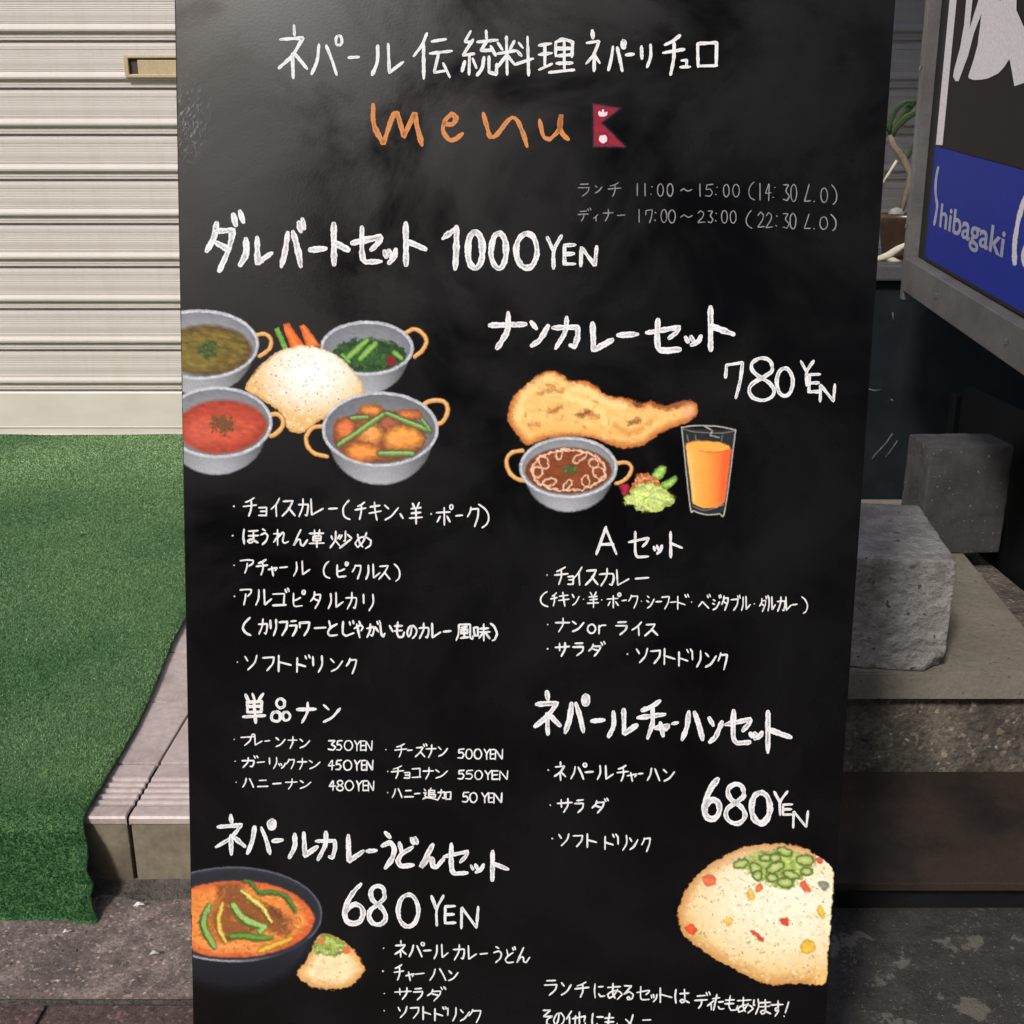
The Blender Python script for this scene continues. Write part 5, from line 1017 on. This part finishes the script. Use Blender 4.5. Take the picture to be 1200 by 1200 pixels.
for q, c_ in (([(235, 320), (270, 298), (318, 320), (312, 362), (262, 378)], (224, 106, 72)), ([(575, 375), (610, 358), (622, 388), (590, 412)], (222, 108, 58)), ([(858, 350), (890, 338), (930, 400), (900, 412), (862, 378)], (224, 96, 56)), ([(955, 195), (985, 185), (1010, 215), (975, 225)], (214, 84, 56)), ([(120, 640), (165, 615), (205, 655), (165, 685)], (222, 78, 46)), ([(725, 590), (775, 572), (792, 612), (765, 622)], (208, 66, 40)), ([(540, 655), (590, 672), (632, 722), (598, 720)], (212, 74, 46)),
              ([(522, 400), (548, 392), (572, 440), (545, 470), (525, 450)], (236, 196, 92)), ([(368, 590), (410, 572), (435, 600), (400, 625)], (236, 184, 84)), ([(965, 530), (990, 490), (1020, 550), (1005, 585)], (234, 192, 74)), ([(865, 740), (905, 712), (958, 740), (945, 790), (890, 802), (862, 775)], (226, 178, 58)), ([(975, 350), (1010, 335), (1045, 370), (1005, 400)], (130, 138, 120))):
    d = D.pg(q, 3); D.shade(d, np.array(c_) * 1.08, np.array(c_) * .86, 4, 2.2, .95, .25)
D.build('food_drawing', 'chalk drawing of a large mound of fried rice, lower right')

# ---- drawing 5: small crimson double-pennant flag
D = Draw(690, 116, 740, 178, 0, 0, 1, 2.2)
fl_ = [(695, 122), (727, 127), (705, 144), (733, 172), (695.5, 172)]
D.fill(D.pg(fl_, 1, False) - 1.6, (20, 26, 52), 2.4, .1, .7); d = D.pg(fl_, 1, False); D.shade(d, (142, 24, 46), (120, 22, 44), 3, 1.6, 1, .2)
for cx, cy, a, b in ((706.5, 132.8, 6.0, 4.0), (706.8, 163, 5.2, 5.0)):
    D.fill(D.el(cx, cy, a + 1.6, b + 1.6, 0, 3), (30, 16, 40), 1.4, .1, .6); D.fill(D.el(cx, cy, a, b, 0, 2.4), (252, 206, 210), 1.4)
D.fill(D.el(707, 129.6, 4.4, 1.9, 0, 1), (112, 22, 44), 1.2); D.fill(D.el(706.5, 130.2, 1.4, 2.2, 0, 1), (252, 214, 216), 1.2)
D.build('flag_drawing', 'small crimson chalk flag beside the word menu')

# ---- wiped chalk dust and brush scuffs near the upper left edge of the board
D = Draw(207, 70, 300, 250, 0, 0, 1, 1.6)
mz = np.clip(1 - np.hypot((D.X - 216) / 38, (D.Y - 142) / 62), 0, 1)
sk = vn(D.X * .55 + D.Y * .35, D.Y * .16 - D.X * .05, 6)
D.lay(np.clip((sk - .62) * 4, 0, 1) * mz * .8, (150, 152, 160)); D.lay(np.clip((vn(D.X * .9, D.Y * .3, 12) - .7) * 4, 0, 1) * mz * .5, (200, 202, 206))
D.build('scuff_marks', 'pale brush scuffs on the upper left edge of the board', .8, .00015)

# ================================================================== ACROSS THE STREET (out of view; added and sized to darken the reflection in the board)
def facade(loc, wx, ht, lab, nf, nc):
    ob = tag(empty('building', loc), lab, 'building')
    box('wall', (0, wx, -6, 0, 0, ht), M['wall'], ob); box('roof', (-.2, wx + .2, -6.1, .25, ht + .001, ht + .22), M['wall'], ob)
    for a in range(nf):
        for c in range(nc):
            x = wx * (c + .5) / nc
            wn = box('window', (x - .7, x + .7, .003, .05, 1.0 + a * 2.8, 2.4 + a * 2.8), M['frame'], ob)
            box('pane', (x - .64, x + .64, .052, .056, 1.06 + a * 2.8, 2.34 + a * 2.8), M['glass'], wn)
facade((-3.6, -9, 0), 15, 9, 'tall dark building added across the street behind the viewer to darken the board reflection', 3, 6)
facade((-16, -9, 0), 12.1, 3.0, 'low dark building added across the street to darken the board reflection, left of the tall one', 1, 5)
